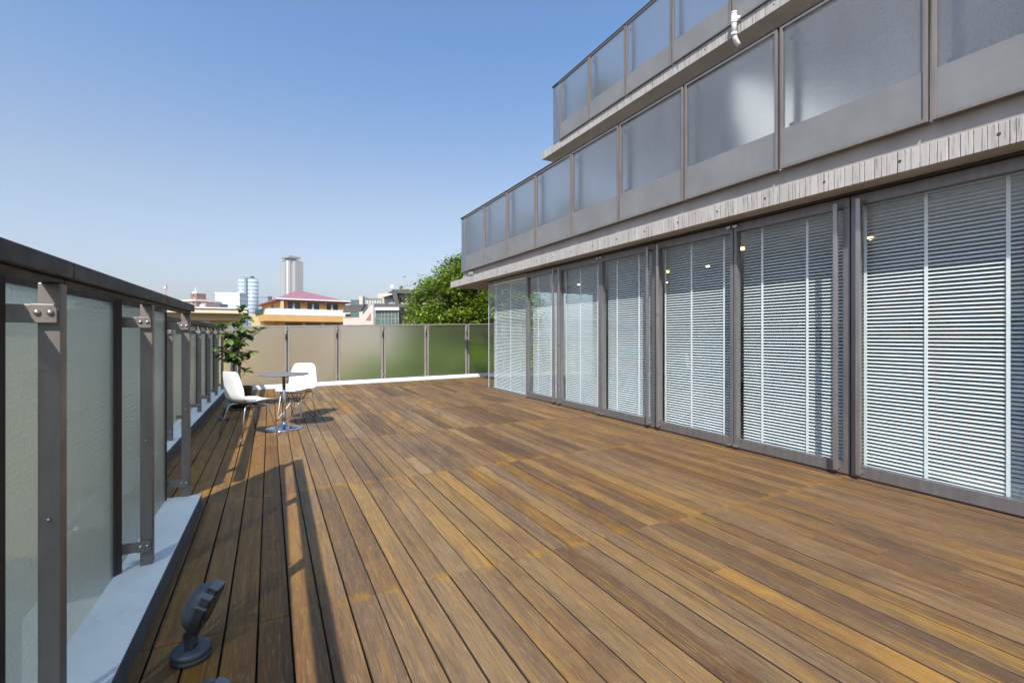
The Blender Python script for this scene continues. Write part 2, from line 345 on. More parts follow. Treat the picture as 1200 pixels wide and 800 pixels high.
# ------------------------------------------------------------------ mesh helpers
class MB:
    def __init__(s): s.v = []; s.f = []; s.sm = []; s.mi = []
    def add(s, vs, fs, smooth=False, mi=0):
        o = len(s.v); s.v += [tuple(p) for p in vs]
        for f in fs: s.f.append(tuple(o + i for i in f)); s.sm.append(smooth); s.mi.append(mi)
        return s
    def box(s, x0, x1, y0, y1, z0, z1, mi=0, mat=None):
        vs = [(x, y, z) for z in (z0, z1) for y in (y0, y1) for x in (x0, x1)]
        if mat is not None: vs = [mat @ Vector(p) for p in vs]
        return s.add(vs, [(0, 2, 3, 1), (4, 5, 7, 6), (0, 1, 5, 4), (2, 6, 7, 3), (0, 4, 6, 2), (1, 3, 7, 5)], False, mi)
    def quadprism(s, bottom, top, mi=0):
        """bottom, top: 4 points each, same winding"""
        return s.add(list(bottom) + list(top), [(3, 2, 1, 0), (4, 5, 6, 7), (0, 1, 5, 4), (1, 2, 6, 5), (2, 3, 7, 6), (3, 0, 4, 7)], False, mi)
    def prism(s, pts, d, mi=0, smooth=False):
        """closed outline pts (3D) pushed by vector d"""
        n = len(pts); d = Vector(d)
        vs = [Vector(p) for p in pts] + [Vector(p) + d for p in pts]
        s.add(vs, [tuple(range(n - 1, -1, -1)), tuple(range(n, 2 * n))], False, mi)
        o = len(s.v) - 2 * n
        for i in range(n):
            j = (i + 1) % n; s.f.append((o + i, o + j, o + n + j, o + n + i)); s.sm.append(smooth); s.mi.append(mi)
        return s
    def tube(s, pts, r, seg=10, mi=0, cap=True):
        pts = [Vector(p) for p in pts]; rr = r if isinstance(r, (list, tuple)) else [r] * len(pts)
        o = len(s.v); n = len(pts); ref = None
        for i, p in enumerate(pts):
            t = (pts[min(i + 1, n - 1)] - pts[max(i - 1, 0)]).normalized()
            if ref is None: ref = t.orthogonal().normalized()
            u = (ref - t * ref.dot(t)).normalized(); ref = u; w_ = t.cross(u)
            for k in range(seg):
                a = 2 * math.pi * k / seg; s.v.append(tuple(p + (u * math.cos(a) + w_ * math.sin(a)) * rr[i]))
        for i in range(n - 1):
            for k in range(seg):
                k2 = (k + 1) % seg
                s.f.append((o + i * seg + k, o + i * seg + k2, o + (i + 1) * seg + k2, o + (i + 1) * seg + k)); s.sm.append(True); s.mi.append(mi)
        if cap:
            s.f.append(tuple(o + k for k in range(seg - 1, -1, -1))); s.sm.append(False); s.mi.append(mi)
            s.f.append(tuple(o + (n - 1) * seg + k for k in range(seg))); s.sm.append(False); s.mi.append(mi)
        return s
    def lathe(s, prof, c=(0, 0, 0), seg=28, mi=0, M4=None):
        o = len(s.v); c = Vector(c)
        for (r, z) in prof:
            for k in range(seg):
                a = 2 * math.pi * k / seg; p = Vector((r * math.cos(a), r * math.sin(a), z))
                s.v.append(tuple((M4 @ p if M4 is not None else p) + c))
        for i in range(len(prof) - 1):
            for k in range(seg):
                k2 = (k + 1) % seg
                s.f.append((o + i * seg + k, o + i * seg + k2, o + (i + 1) * seg + k2, o + (i + 1) * seg + k)); s.sm.append(True); s.mi.append(mi)
        s.f.append(tuple(o + k for k in range(seg - 1, -1, -1))); s.sm.append(False); s.mi.append(mi)
        s.f.append(tuple(o + (len(prof) - 1) * seg + k for k in range(seg))); s.sm.append(False); s.mi.append(mi)
        return s
    def build(s, name, mats, parent=None, bevel=0, world=True):
        me = bpy.data.meshes.new(name)
        vs = s.v
        if parent is not None and world:
            inv = root_matrix(parent).inverted(); vs = [inv @ Vector(p) for p in vs]
        me.from_pydata(vs, [], s.f)
        for p, sm, mi in zip(me.polygons, s.sm, s.mi): p.use_smooth = sm; p.material_index = mi
        for m in (mats if isinstance(mats, (list, tuple)) else [mats]): me.materials.append(m)
        bm = bmesh.new(); bm.from_mesh(me); bmesh.ops.recalc_face_normals(bm, faces=bm.faces); bm.to_mesh(me); bm.free()
        o = bpy.data.objects.new(name, me); C.objects.link(o)
        if parent is not None: o.parent = parent
        if bevel:
            b = o.modifiers.new("bevel", 'BEVEL'); b.width = bevel; b.segments = 2; b.limit_method = 'ANGLE'; b.angle_limit = R(40)
        return o

def root_matrix(o):
    m = Matrix.Translation(o.location) @ o.rotation_euler.to_matrix().to_4x4()
    return root_matrix(o.parent) @ m if o.parent else m
def tag(o, label=None, cat=None, group=None, kind=None):
    if label: o['label'] = label
    if cat: o['category'] = cat
    if group: o['group'] = group
    if kind: o['kind'] = kind
    return o
def thing(name, label, cat, loc=(0, 0, 0), rz=0, group=None):
    o = bpy.data.objects.new(name, None); C.objects.link(o); o.location = loc; o.rotation_euler = (0, 0, rz)
    o.empty_display_size = .1
    return tag(o, label, cat, group)
def copy_tree(o, parent=None):
    c = o.copy(); C.objects.link(c); c.parent = parent
    for ch in list(o.children): copy_tree(ch, c)
    return c
BOX = lambda *a, **k: MB().box(*a, **k)

# ------------------------------------------------------------------ ground
g = MB(); g.add([(-3500, -3500, -7), (3500, -3500, -7), (3500, 3500, -7), (-3500, 3500, -7)], [(0, 1, 2, 3)])
tag(g.build('ground', M['ground']), kind='structure')

# ------------------------------------------------------------------ summer haze over the city
hzm = bpy.data.materials.new('haze_air'); hzm.use_nodes = True; hn = hzm.node_tree; hn.nodes.clear()
ho = hn.nodes.new("ShaderNodeOutputMaterial"); hv = hn.nodes.new("ShaderNodeVolumePrincipled")
hv.inputs['Color'].default_value = (.80, .87, .95, 1); hv.inputs['Density'].default_value = .00024; hv.inputs['Anisotropy'].default_value = .3
hn.links.new(hv.outputs[0], ho.inputs['Volume'])
# ------------------------------------------------------------------ deck of boards
def drift(y): return .0144 * (y - 2.9)           # the left parapet is not quite parallel to the facade
dk = MB(); P = .125
rows = [2.32 + 1.8 * k for k in range(-3, 7)]
for i in range(-8, 62):
    x0 = .0815 + P * i + .0034; x1 = x0 + P - .0072
    if x0 < -.93: continue
    for r0, r1 in zip(rows[:-1], rows[1:]):
        cuts = [r0, r1]
        if random.random() < .10: cuts = [r0, r0 + random.choice((.6, .9, 1.2)), r1]
        for a, b in zip(cuts[:-1], cuts[1:]):
            a2, b2 = a + .0015, b - .0015
            if x1 < -.66:                         # west strip: only beyond the end of the near kerb
                a2 = max(a2, 3.9)
            if x1 > 4.62: a2 = max(a2, 10.07)
            b2 = min(b2, 12.02 + .1194 * (x0 + .7) + .08)
            if b2 - a2 < .05: continue
            dz = random.uniform(-.0022, .0012); t = random.uniform(-.0012, .0012); j = random.uniform(-.0008, .0008); c = .0028
            prof = [(x0 + j, -.03), (x1 + j, -.03), (x1 + j, -c + dz + t), (x1 + j - c, dz + t), (x0 + j + c, dz - t), (x0 + j, -c + dz - t)]
            prof = [(max(px_, -.60) if (a2 < 4.0 and x0 < -.45) else px_, pz_) for px_, pz_ in prof]
            dk.prism([(px, a2, pz) for px, pz in prof], (0, b2 - a2, 0))
            n0 = len(dk.mi); dk.mi[n0 - 6:] = [0 if q in (2, 3, 4) else 1 for q in range(6)]
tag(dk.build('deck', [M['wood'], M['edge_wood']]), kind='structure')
sb = BOX(-.655, 7.6, -4, 13.3, -.30, -.031).box(-1.15, -.6555, 3.6, 13.3, -.30, -.0315)
tag(sb.build('deck_base', M['sub']), kind='structure')
hull = BOX(-.66, 12, -6, 13.6, -6.99, -.302).box(-1.2, -.6605, 3.5, 13.6, -6.99, -.3025)
host = tag(hull.build('podium', M['grey_wall']), kind='structure')

# ------------------------------------------------------------------ kerbs
def kerb(y0, y1, xa, xb, top, label, lift=0):
    m = MB()
    b = [(xa + drift(y0), y0, -.02), (xb + drift(y0), y0, -.02), (xb + drift(y1), y1, -.02), (xa + drift(y1), y1, -.02)]
    m.quadprism(b, [(x, y, top) for x, y, z in b])
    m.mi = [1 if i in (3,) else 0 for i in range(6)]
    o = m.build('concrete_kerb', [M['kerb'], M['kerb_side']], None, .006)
    return tag(o, label, 'kerb', 'white concrete kerbs under the glass fences')
kerb(-3, 4.05, -.662, -.452, .10, 'wide white painted concrete kerb in the foreground under the near glass fence')
kerb(4.0, 12.2, -1.16, -.935, .10, 'white concrete kerb behind the left chair, under the set back glass fence')
fk = MB()
def far(x, off=0): return 12.30 + .1194 * (x + .7) + off
b = [(-.93, far(-.93, -.06), -.02), (7.5, far(7.5, -.06), -.02), (7.5, far(7.5, .16), -.02), (-.93, far(-.93, .16), -.02)]
fk.quadprism(b, [(x, y, .075) for x, y, z in b])
tag(fk.build('concrete_kerb', M['kerb'], None, .006), 'low white kerb across the far end of the deck under the frosted fence', 'kerb', 'white concrete kerbs under the glass fences')

# ------------------------------------------------------------------ left glass fences
def bolt(m, c, d, r=.008):
    d = Vector(d).normalized(); q = d.to_track_quat('Z', 'Y').to_matrix().to_4x4()
    m.lathe([(r, 0), (r, .003), (r * .7, .006), (r * .2, .0075)], c, 12, 0, q)
def side_fence(label, xp, post_ys, mull_ys, y0, y1, ztop, zk, rail_joints, group):
    """xp: X of the middle of the posts; the glass stands .085 m outside them"""
    t = thing('glass_fence', label, 'fence', (xp, (y0 + y1) / 2, zk), 0, group)
    js = [y0] + rail_joints + [y1]
    for a, b in zip(js[:-1], js[1:]):
        m = MB(); a += .002; b -= .002
        X = lambda y: xp + drift(y)
        for (xa, xb, za, zb) in ((-.022, .046, ztop - .05, ztop), ):
            q = [(X(a) + xa, a, za), (X(a) + xb, a, za), (X(b) + xb, b, za), (X(b) + xa, b, za)]
            m.quadprism(q, [(x, y, zb) for x, y, z in q])
        q = [(X(a) - .02, a, ztop - .066), (X(a) + .025, a, ztop - .066), (X(b) + .025, b, ztop - .066), (X(b) - .02, b, ztop - .066)]
        m.quadprism(q, [(x, y, ztop - .0505) for x, y, z in q])
        m.build('top_rail', M['rail'], t, .004)
    for y in post_ys:
        x = xp + drift(y)
        p = BOX(x - .025, x + .025, y, y + .05, zk, ztop - .066).build('post', M['frame'], t, .003)
        for z in (ztop - .155, zk + .10):
            m = BOX(x - .128, x + .0, y - .010, y - .002, z - .026, z + .026)
            m.box(x - .035, x + .022, y - .0175, y - .0105, z - .027, z + .027)
            br = m.build('bracket', M['frame'], t, .002)
            for dx in (-.020, .008):
                m = MB(); bolt(m, (x + dx, y - .0175, z + .003), (0, -1, 0)); m.build('bolt_head', M['steel'], br)
        m = MB(); bolt(m, (x + .0, y - .001, zk + .62), (0, -1, 0), .005); m.build('screw', M['steel'], p)
    for a, b in zip(mull_ys[:-1], mull_ys[1:]):
        xg0, xg1 = xp - .115 + drift(a), xp - .115 + drift(b)
        f = MB(); top = ztop - .03; bot = .03
        for (ya, yb, za, zb) in ((a + .002, a + .020, bot, top), (b - .020, b - .002, bot, top), (a + .021, b - .021, top - .035, top), (a + .021, b - .021, bot, bot + .03)):
            q = [(xg0 - .014, ya, za), (xg0 + .014, ya, za), (xg1 + .014, yb, za), (xg1 - .014, yb, za)]
            f.quadprism(q, [(x, y, zb) for x, y, z in q])
        gm = MB(); ya, yb = a + .018, b - .018
        q = [(xg0 - .005, ya, bot + .028), (xg0 + .005, ya, bot + .028), (xg1 + .005, yb, bot + .028), (xg1 - .005, yb, bot + .028)]
        gm.quadprism(q, [(x, y, top - .033) for x, y, z in q])
        go = gm.build('glass_panel', M['pat_glass'], t)
        f.build('panel_frame', M['frame_dark'], go, .002)
    return t
side_fence('near patterned glass fence on the left, its posts standing on the wide foreground kerb', -.548,
           [-.41, .70, 1.81, 2.92, 4.03], [-1.55, -.44, .67, 1.78, 2.86, 4.0], -1.5, 4.10, 1.465, .10, [1.84], 'glass fences round the deck')
side_fence('set back patterned glass fence running from the near fence to the potted plant', -1.01,
           [4.1 + 1.06 * k for k in range(8)], [3.62 + 1.06 * k for k in range(9)], 3.62, 12.2, 1.44, .10, [6.2, 9.4], 'glass fences round the deck')

# ------------------------------------------------------------------ far glass fence
ft = thing('glass_fence', 'frosted glass fence across the far end of the deck, in front of the green tree', 'fence', (2.5, far(2.5), .07), 0, 'glass fences round the deck')
ux = Vector((1, .1194, 0)).normalized(); uy = Vector((-ux.y, ux.x, 0))
def ztop(x): return 1.445 + .0215 * (x + .7)
px = [-.72, .37, 1.53, 2.70, 3.93, 5.22, 6.5]
def fbox(m, xa, xb, ya, yb, za, zb_a, zb_b=None):
    zb_b = zb_a if zb_b is None else zb_b
    def P3(x, dy, z): return Vector((x, far(x), z)) + uy * dy
    m.quadprism([P3(xa, ya, za), P3(xb, ya, za), P3(xb, yb, za), P3(xa, yb, za)], [P3(xa, ya, zb_a), P3(xb, ya, zb_b), P3(xb, yb, zb_b), P3(xa, yb, zb_a)])
m = MB()
for a, b in ((-.98, 2.70), (2.704, 7.2)):
    def P3(x, dy, z): return Vector((x, far(x), z)) + uy * dy
    m = MB(); m.quadprism([P3(a, -.02, ztop(a) - .03), P3(b, -.02, ztop(b) - .03), P3(b, .055, ztop(b) - .03), P3(a, .055, ztop(a) - .03)],
                          [P3(a, -.02, ztop(a)), P3(b, -.02, ztop(b)), P3(b, .055, ztop(b)), P3(a, .055, ztop(a))])
    m.build('top_rail', M['frame_sunlit'], ft, .003)
for x in px:
    m = MB()
    fbox(m, x - .062, x - .014, -.018, .05, .075, ztop(x - .04) - .031); fbox(m, x + .014, x + .062, -.018, .05, .075, ztop(x + .04) - .031)
    p = m.build('post', M['frame_sunlit'], ft, .003)
    m = MB(); fbox(m, x - .013, x + .013, .0, .04, .08, ztop(x) - .033); m.build('post_core', M['frame_dark'], p)
    for z in (.16, ztop(x) - .12):
        m = MB(); fbox(m, x - .017, x + .017, -.03, -.001, z, z + .06); m.build('clamp', M['steel'], p, .003)
    m = MB(); fbox(m, x - .040, x - .010, -.035, -.019, ztop(x) - .34, ztop(x) - .20); m.build('latch', M['rubber'], p, .003)
for a, b in zip([-.98] + px, px + [7.2]):
    m = MB(); xa, xb = a + .061, b - .061
    if a == -.98: xa = -.98
    if b == 7.2: xb = 7.2
    fbox(m, xa, xb, .012, .022, .078, ztop(xa) - .031, ztop(xb) - .031)
    m.build('glass_panel', M['frost'], ft)

# ------------------------------------------------------------------ the building
bt = thing('terrace_building', 'modern concrete building with glass doors and two stepped balconies along the right of the deck', 'building', (7, 4, 0))
XD = 4.58                     # glass line of the doors
ZC = 2.49                     # soffit
def part(name, mat, *boxes, bevel=0, parent=bt):
    m = MB()
    for bx in boxes: m.box(*bx)
    return m.build(name, mat, parent, bevel)
# slab over the terrace room
sl = MB(); sl.box(4.302, 12, -6, 11.868, ZC, ZC + .16)
sl.mi = [1, 0, 0, 0, 0, 0]
slab = sl.build('floor_slab', [M['concrete'], M['soffit']], bt, .004)
part('slab_edge', M['fascia'], (4.285, 4.301, -6, 11.87, ZC - .002, ZC + .161), parent=slab, bevel=.004)
hm = MB()
for k in range(-6, 22):
    q = Vector((-1, 0, 0)).to_track_quat('Z', 'Y').to_matrix().to_4x4()
    hm.lathe([(.011, 0), (.011, .0018)], (4.2845, .55 * k + .18, ZC + .085), 12, 0, q)
hm.build('tie_hole', M['tiehole'], slab)
part('upstand', M['concrete'], (4.322, 4.50, -6, 11.05, ZC + .1615, ZC + .325), bevel=.004)
part('flashing', M['frame_dark'], (4.50, 4.56, -6, 10.03, ZC - .022, ZC - .002))
# upper slab
ZU = 5.50
sl = MB(); sl.box(5.902, 12, -6, 9.818, ZU, ZU + .17); sl.mi = [1, 0, 0, 0, 0, 0]
slab2 = sl.build('floor_slab', [M['concrete'], M['soffit']], bt, .004)
part('slab_edge', M['fascia'], (5.885, 5.901, -6, 9.82, ZU - .002, ZU + .171), parent=slab2, bevel=.004)
hm = MB()
for k in range(-6, 18):
    hm.lathe([(.011, 0), (.011, .0018)], (5.8845, .55 * k + .05, ZU + .085), 12, 0, q)
hm.build('tie_hole', M['tiehole'], slab2)
# upper storey walls, set back from their balconies
w1 = part('wall', M['grey_wall'], (7.3, 12, -6, 7.6, ZC + .162, ZU - .003))
part('wall', M['grey_wall'], (8.9, 12, -6, 4.4, ZU + .172, ZU + 2.9))
part('roof', M['concrete'], (8.3, 12, -6, 5.0, ZU + 2.902, ZU + 3.1))
for a, b in ((-3.9, -2.2), (-1.7, .1), (.6, 2.4), (4.2, 5.9)):
    f = part('window', M['door_frame'], (7.262, 7.298, a, b, ZC + .25, ZC + 2.45))
    part('pane', M['win_dark'], (7.255, 7.2615, a + .06, b - .06, ZC + .31, ZC + 2.39), parent=f)
part('partition', M['white_wall'], (4.62, 7.298, 3.45, 3.51, ZC + .326, 4.08))
# terrace room shell
part('room_floor', M['room_floor'], (4.70, 11.9, -6, 10.03, -.029, -.01))
part('room_ceiling', M['ceiling'], (4.64, 11.9, -6, 9.95, ZC - .035, ZC - .003))
part('room_wall', M['room_wall'], (11.0, 11.1, -6, 9.9, -.009, ZC - .037), (8.0, 8.2, -6, .8, -.009, ZC - .037))
part('end_wall', M['room_wall'], (4.62, 11.9, -6.1, -5.95, -.009, ZC - .037))
# threshold
part('threshold', M['door_frame'], (4.565, 4.66, -5.9, 10.06, -.028, .012), bevel=.002)
# fixed corner glazing
part('corner_glazing', M['glass'], (4.575, 4.587, 8.20, 10.05, .016, ZC - .024))
part('corner_glazing', M['glass'], (4.592, 7.6, 10.038, 10.05, .016, ZC - .024))
part('glazing_bead', M['white_pvc'], (4.571, 4.5745, 10.035, 10.052, .016, ZC - .03))
part('end_wall', M['room_wall'], (7.61, 11.9, 9.96, 10.08, -.009, ZC - .037))
J = [8.165 - 2.345 * k for k in range(5)]
part('door_post', M['door_frame'], (4.545, 4.625, 8.148, 8.196, .013, ZC - .024), bevel=.002)
def leaf(ya, yb, meet_low):
    """door leaf from ya (far) to yb (near); the meeting stile with the pull is at yb when meet_low"""
    a, b = ya - .006, yb + .006
    sa, sb = (.036, .055) if meet_low else (.055, .036)
    z0, z1 = .018, ZC - .028; h0, h1 = .115, .11
    xa, xb = 4.538, 4.605
    m = MB()
    m.box(xa, xb, b, a, z0, z0 + h0 - .018); m.box(xa, xb, b, a, z1 - h1 + .02, z1)
    m.box(xa, xb, a - sa, a, z0 + h0 - .0175, z1 - h1 + .0195); m.box(xa, xb, b, b + sb, z0 + h0 - .0175, z1 - h1 + .0195)
    d = m.build('door', M['door_frame'], bt, .002)
    part('glass_pane', M['glass'], (4.574, 4.586, b + sb - .004, a - sa + .004, z0 + h0 - .02, z1 - h1 + .022), parent=d)
    yh = b + .085 if meet_low else a - .085
    hmn = MB(); hmn.box(4.470, 4.492, yh - .018, yh + .018, .05, ZC - .075)
    for z in (.072, ZC - .12): hmn.box(4.4925, 4.5375, yh - .012, yh + .012, z - .014, z + .014)
    hmn.build('pull_handle', M['handle'], d, .002)
    ye = a - .035 if meet_low else b + .035
    hg = MB()
    hg.box(4.505, 4.5375, ye - .028, ye + .028, .022, .046); hg.box(4.502, 4.5375, ye - .028, ye + .028, ZC - .075, ZC - .045)
    hg.build('pivot_hinge', M['steel'], d, .003)
    part('gasket', M['rubber'], (4.575, 4.60, a + .0005, a + .0055, z0, z1), parent=d)
    return d
for k in range(4):
    mid = (J[k] + J[k + 1]) / 2
    leaf(J[k], mid, True); leaf(mid, J[k + 1], False)
# rain pipe on the upper slab edge
dp = MB(); yq = 4.43; xq = 5.80
dp.tube([(5.95, yq - .06, ZU + .20), (xq + .02, yq, ZU + .20)], .034, 14)
dp.tube([(xq, yq, ZU + .26), (xq, yq, ZU - .03)], .036, 14)
dp.tube([(xq, yq, ZU - .03), (xq + .02, yq, ZU - .09), (xq + .07, yq, ZU - .14), (xq + .10, yq, ZU - .16)], .034, 14)
drain = dp.build('rain_pipe', M['white_pvc'], bt)
dp = MB()
for z in (ZU + .14, ZU - .035): dp.tube([(xq, yq, z - .018), (xq, yq, z + .018)], .041, 14)
dp.tube([(xq, yq, ZU + .255), (xq, yq, ZU + .275)], .041, 14)
dp.build('pipe_collar', M['white_pvc'], drain)
part('vent_cap', M['sign_grey'], (4.28, 4.334, 10.35, 10.6, ZC + .19, ZC + .27), bevel=.003)

# ------------------------------------------------------------------ balustrades
def balustrade(label, xf, joints, yend, z0, z1, band, upper):
    t = thing('glass_balustrade', label, 'balustrade', (xf, joints[len(joints) // 2], z0), 0, 'frosted glass balustrades of the balconies')
    m = BOX(xf - .012, xf + .05, joints[-1], yend + .01, z1 - .028, z1)
    m.build('top_rail', M['frame_dark'], t, .003)
    js = [yend] + joints
    for i, (a, b) in enumerate(zip(js[:-1], js[1:])):
        ya, yb = a - .012, b + .012
        if i == 0:
            part('glass_panel', M['bal_glass'], (xf + .012, xf + .022, b + .004, yend, z0 + .01, z1 - .03), parent=t)
            part('glass_panel', M['bal_glass'], (xf + .026, xf + 3.0, yend - .012, yend - .002, z0 + .01, z1 - .03), parent=t)
            continue
        gp = part('glass_panel', M['bal_glass'], (xf + .012, xf + .022, yb + .026, ya - .026, z0 + .026, z1 - .056), parent=t)
        f = MB()
        f.box(xf - .006, xf + .036, ya - .028, ya, z0, z1 - .030); f.box(xf - .006, xf + .036, yb, yb + .028, z0, z1 - .030)
        f.box(xf - .006, xf + .036, yb + .0285, ya - .0285, z0, z0 + .028); f.box(xf - .006, xf + .036, yb + .0285, ya - .0285, z1 - .058, z1 - .030)
        f.build('panel_frame', M['frame'], gp, .002)
        part('spandrel_sheet', M['upstand'], (xf + .004, xf + .0105, yb + .029, ya - .029, z0 + .0285, z0 + band), parent=gp)
        p = part('post', M['frame'], (xf + .075, xf + .125, ya - .13, ya - .085, z0 - .1, z1 - .030), parent=t)
        part('clip', M['white_pvc'], (xf + .026, xf + .074, ya - .125, ya - .075, z1 - .20, z1 - .16), (xf + .026, xf + .074, ya - .125, ya - .075, z0 + band + .01, z0 + band + .04), parent=p)
    if 0: part('upstand_panel', M['upstand'], (xf + .0225, xf + .028, joints[-1], yend - .02, z0 + .018, z0 + band - .01), parent=t)
    return t
balustrade('frosted glass balustrade of the lower balcony, directly above the glass doors', 4.262, [10.75 - 1.139 * k for k in range(14)], 11.04, 2.80, 4.165, .37, False)
balustrade('frosted glass balustrade of the upper balcony, the shorter one set back at the top', 5.86, [9.0 - 1.12 * k for k in range(12)], 9.29, 5.675, 7.02, .36, True)

# ------------------------------------------------------------------ venetian blinds
def blind(ya, yb, tapes, label, _i=[0]):
    """ya far end, yb near end"""
    xb = 4.675; top = ZC - .06; _i[0] += 1; tb = random.uniform(-2.5, 2.5)
    t = thing('venetian_blind', label, 'blind', (xb, (ya + yb) / 2, top), 0, 'white venetian blinds behind the glass')
    part('headrail', M['white_pl'], (xb - .03, xb + .03, yb, ya, top - .03, top), parent=t, bevel=.003)
    m = MB(); n = 74; pitch = (top - .05 - .05) / n
    for k in range(n):
        z = .055 + pitch * (k + .5); tl = R(31 + tb + random.uniform(-1.0, 1.0)); dz0 = random.uniform(-.0004, .0004)
        pts = []
        W = .0168
        for s_, cam_ in ((-1, 0), (-.5, .0019), (0, .0025), (.5, .0019), (1, 0)):
            lx = W * s_; lz = cam_
            # outer edge (towards the deck, -X) hangs lower
            pts.append((xb + lx * math.cos(tl) - lz * math.sin(tl), z + dz0 + lx * math.sin(tl) + lz * math.cos(tl)))
        lo = [(x + .0006 * math.sin(tl), z_ - .0009) for x, z_ in pts]
        out = [(x, yb + .004, z_) for x, z_ in pts] + [(x, yb + .004, z_) for x, z_ in reversed(lo)]
        m.prism(out, (0, ya - yb - .008, 0), smooth=False)
    m.build('slats', M['slat'], t)
    part('bottom_rail', M['white_pl'], (xb - .025, xb + .025, yb, ya, .022, .045), parent=t, bevel=.004)
    for y in tapes:
        part('ladder_tape', M['tape'], (xb - .0185, xb - .017, y - .012, y + .012, .046, top - .031), parent=t)
ords = ['furthest', 'second furthest', 'third from the far corner', 'fourth from the far corner', 'fifth from the far corner', 'sixth from the far corner, nearest to the camera and cut by the picture edge']
blind(9.95, 8.20, (9.82, 9.08, 8.36), 'white venetian blind behind the wide fixed corner pane at the far end of the room')
names = ['white venetian blind behind the first door leaf, just right of the fixed corner pane',
         'white venetian blind behind the second door leaf, left of it a pair of pull handles',
         'white venetian blind behind the third door leaf, left of the middle pair of handles',
         'white venetian blind behind the fourth door leaf, with two warm ceiling lights showing through',
         'white venetian blind behind the fifth door leaf, left of the nearest pair of handles',
         'white venetian blind behind the largest nearest door leaf at the right picture edge',
         'white venetian blind just outside the right edge of the picture, behind a door leaf',
         'white venetian blind furthest behind the camera on the right, behind a door leaf']
for k in range(4):
    mid = (J[k] + J[k + 1]) / 2
    if k < 3:
        a = J[k]; blind(a - .03, mid + .03, (a - .26, a - .73, mid + .06), names[2 * k])
        a = mid; blind(a - .03, J[k + 1] + .03, (a - .06, a - .49, a - .96), names[2 * k + 1])

# ------------------------------------------------------------------ ceiling lights inside
lamps = [(6.5, 6.35, 'warm round ceiling light showing through the fourth blind, the upper of two'),
         (7.9, 7.75, 'warm round ceiling light showing through the fourth blind, the lower of two'),
         (6.6, 5.55, 'warm round ceiling light at the right edge of the fourth blind'),
         (5.67, 4.2, 'warm round ceiling light showing through the fifth blind'),
         (6.44, 3.05, 'warm round ceiling light showing through the nearest blind'),
         (6.4, 9.0, 'warm round ceiling light deep in the room behind the third blind')]
for x, y, lb in lamps:
    t = thing('ceiling_light', lb, 'lamp', (x, y, ZC - .036), 0, 'warm ceiling lights in the room')
    MB().lathe([(.05, -.03), (.06, -.025), (.06, 0)], (x, y, ZC - .0365), 16).build('lamp_base', M['white_pl'], t)
    MB().lathe([(.010, -.065), (.024, -.06), (.030, -.048), (.024, -.034), (.015, -.031)], (x, y, ZC - .0365), 16).build('bulb', M['bulb'], t)

# ------------------------------------------------------------------ table
TX, TY = .17, 6.95
t = thing('round_table', 'round grey bistro table on a steel pedestal between the two white chairs', 'table', (TX, TY, 0))
MB().lathe([(.29, .712), (.305, .716), (.308, .724), (.304, .730)], (TX, TY, 0), 48).build('tabletop', M['grey_top'], t)
ped = MB().lathe([(.021, .05), (.021, .70)], (TX, TY, 0), 20).build('pedestal', M['chrome'], t)
MB().lathe([(.05, .69), (.05, .711)], (TX, TY, 0), 20).build('mounting_plate', M['brass'], ped)
MB().lathe([(.026, .09), (.026, .125)], (TX, TY, 0), 20).build('collar', M['brass'], ped)
MB().lathe([(.232, .001), (.235, .006), (.225, .012), (.16, .020), (.09, .032), (.05, .05), (.032, .075), (.027, .10)], (TX, TY, 0), 48).build('base', M['chrome'], t)

# ------------------------------------------------------------------ chairs
def shell_bm():
    """moulded side-chair shell; +x is forward, seat height .44"""
    prof = [(.235, .425, .195), (.225, .438, .205), (.16, .442, .218), (.08, .432, .226), (0, .420, .230), (-.07, .414, .230), (-.13, .424, .226), (-.175, .455, .222),
            (-.20, .505, .224), (-.215, .57, .220), (-.232, .65, .208), (-.25, .725, .192), (-.262, .785, .172), (-.268, .812, .135)]
    nu = 14; vs = []
    for i, (x, z, hw) in enumerate(prof):
        for j in range(nu + 1):
            u = -1 + 2 * j / nu
            yy = hw * math.copysign(abs(u) ** .96, u)
            lift = .035 * abs(u) ** 3
            k = min(1, max(0, (z - .43) / .15)) if x < -.05 else 0
            vs.append((x + k * lift * 1.25, yy, z + (1 - k) * lift * (.9 if x < .15 else .3)))
    fs = []
    for i in range(len(prof) - 1):
        for j in range(nu):
            a = i * (nu + 1) + j; fs.append((a, a + 1, a + nu + 2, a + nu + 1))
    return vs, fs
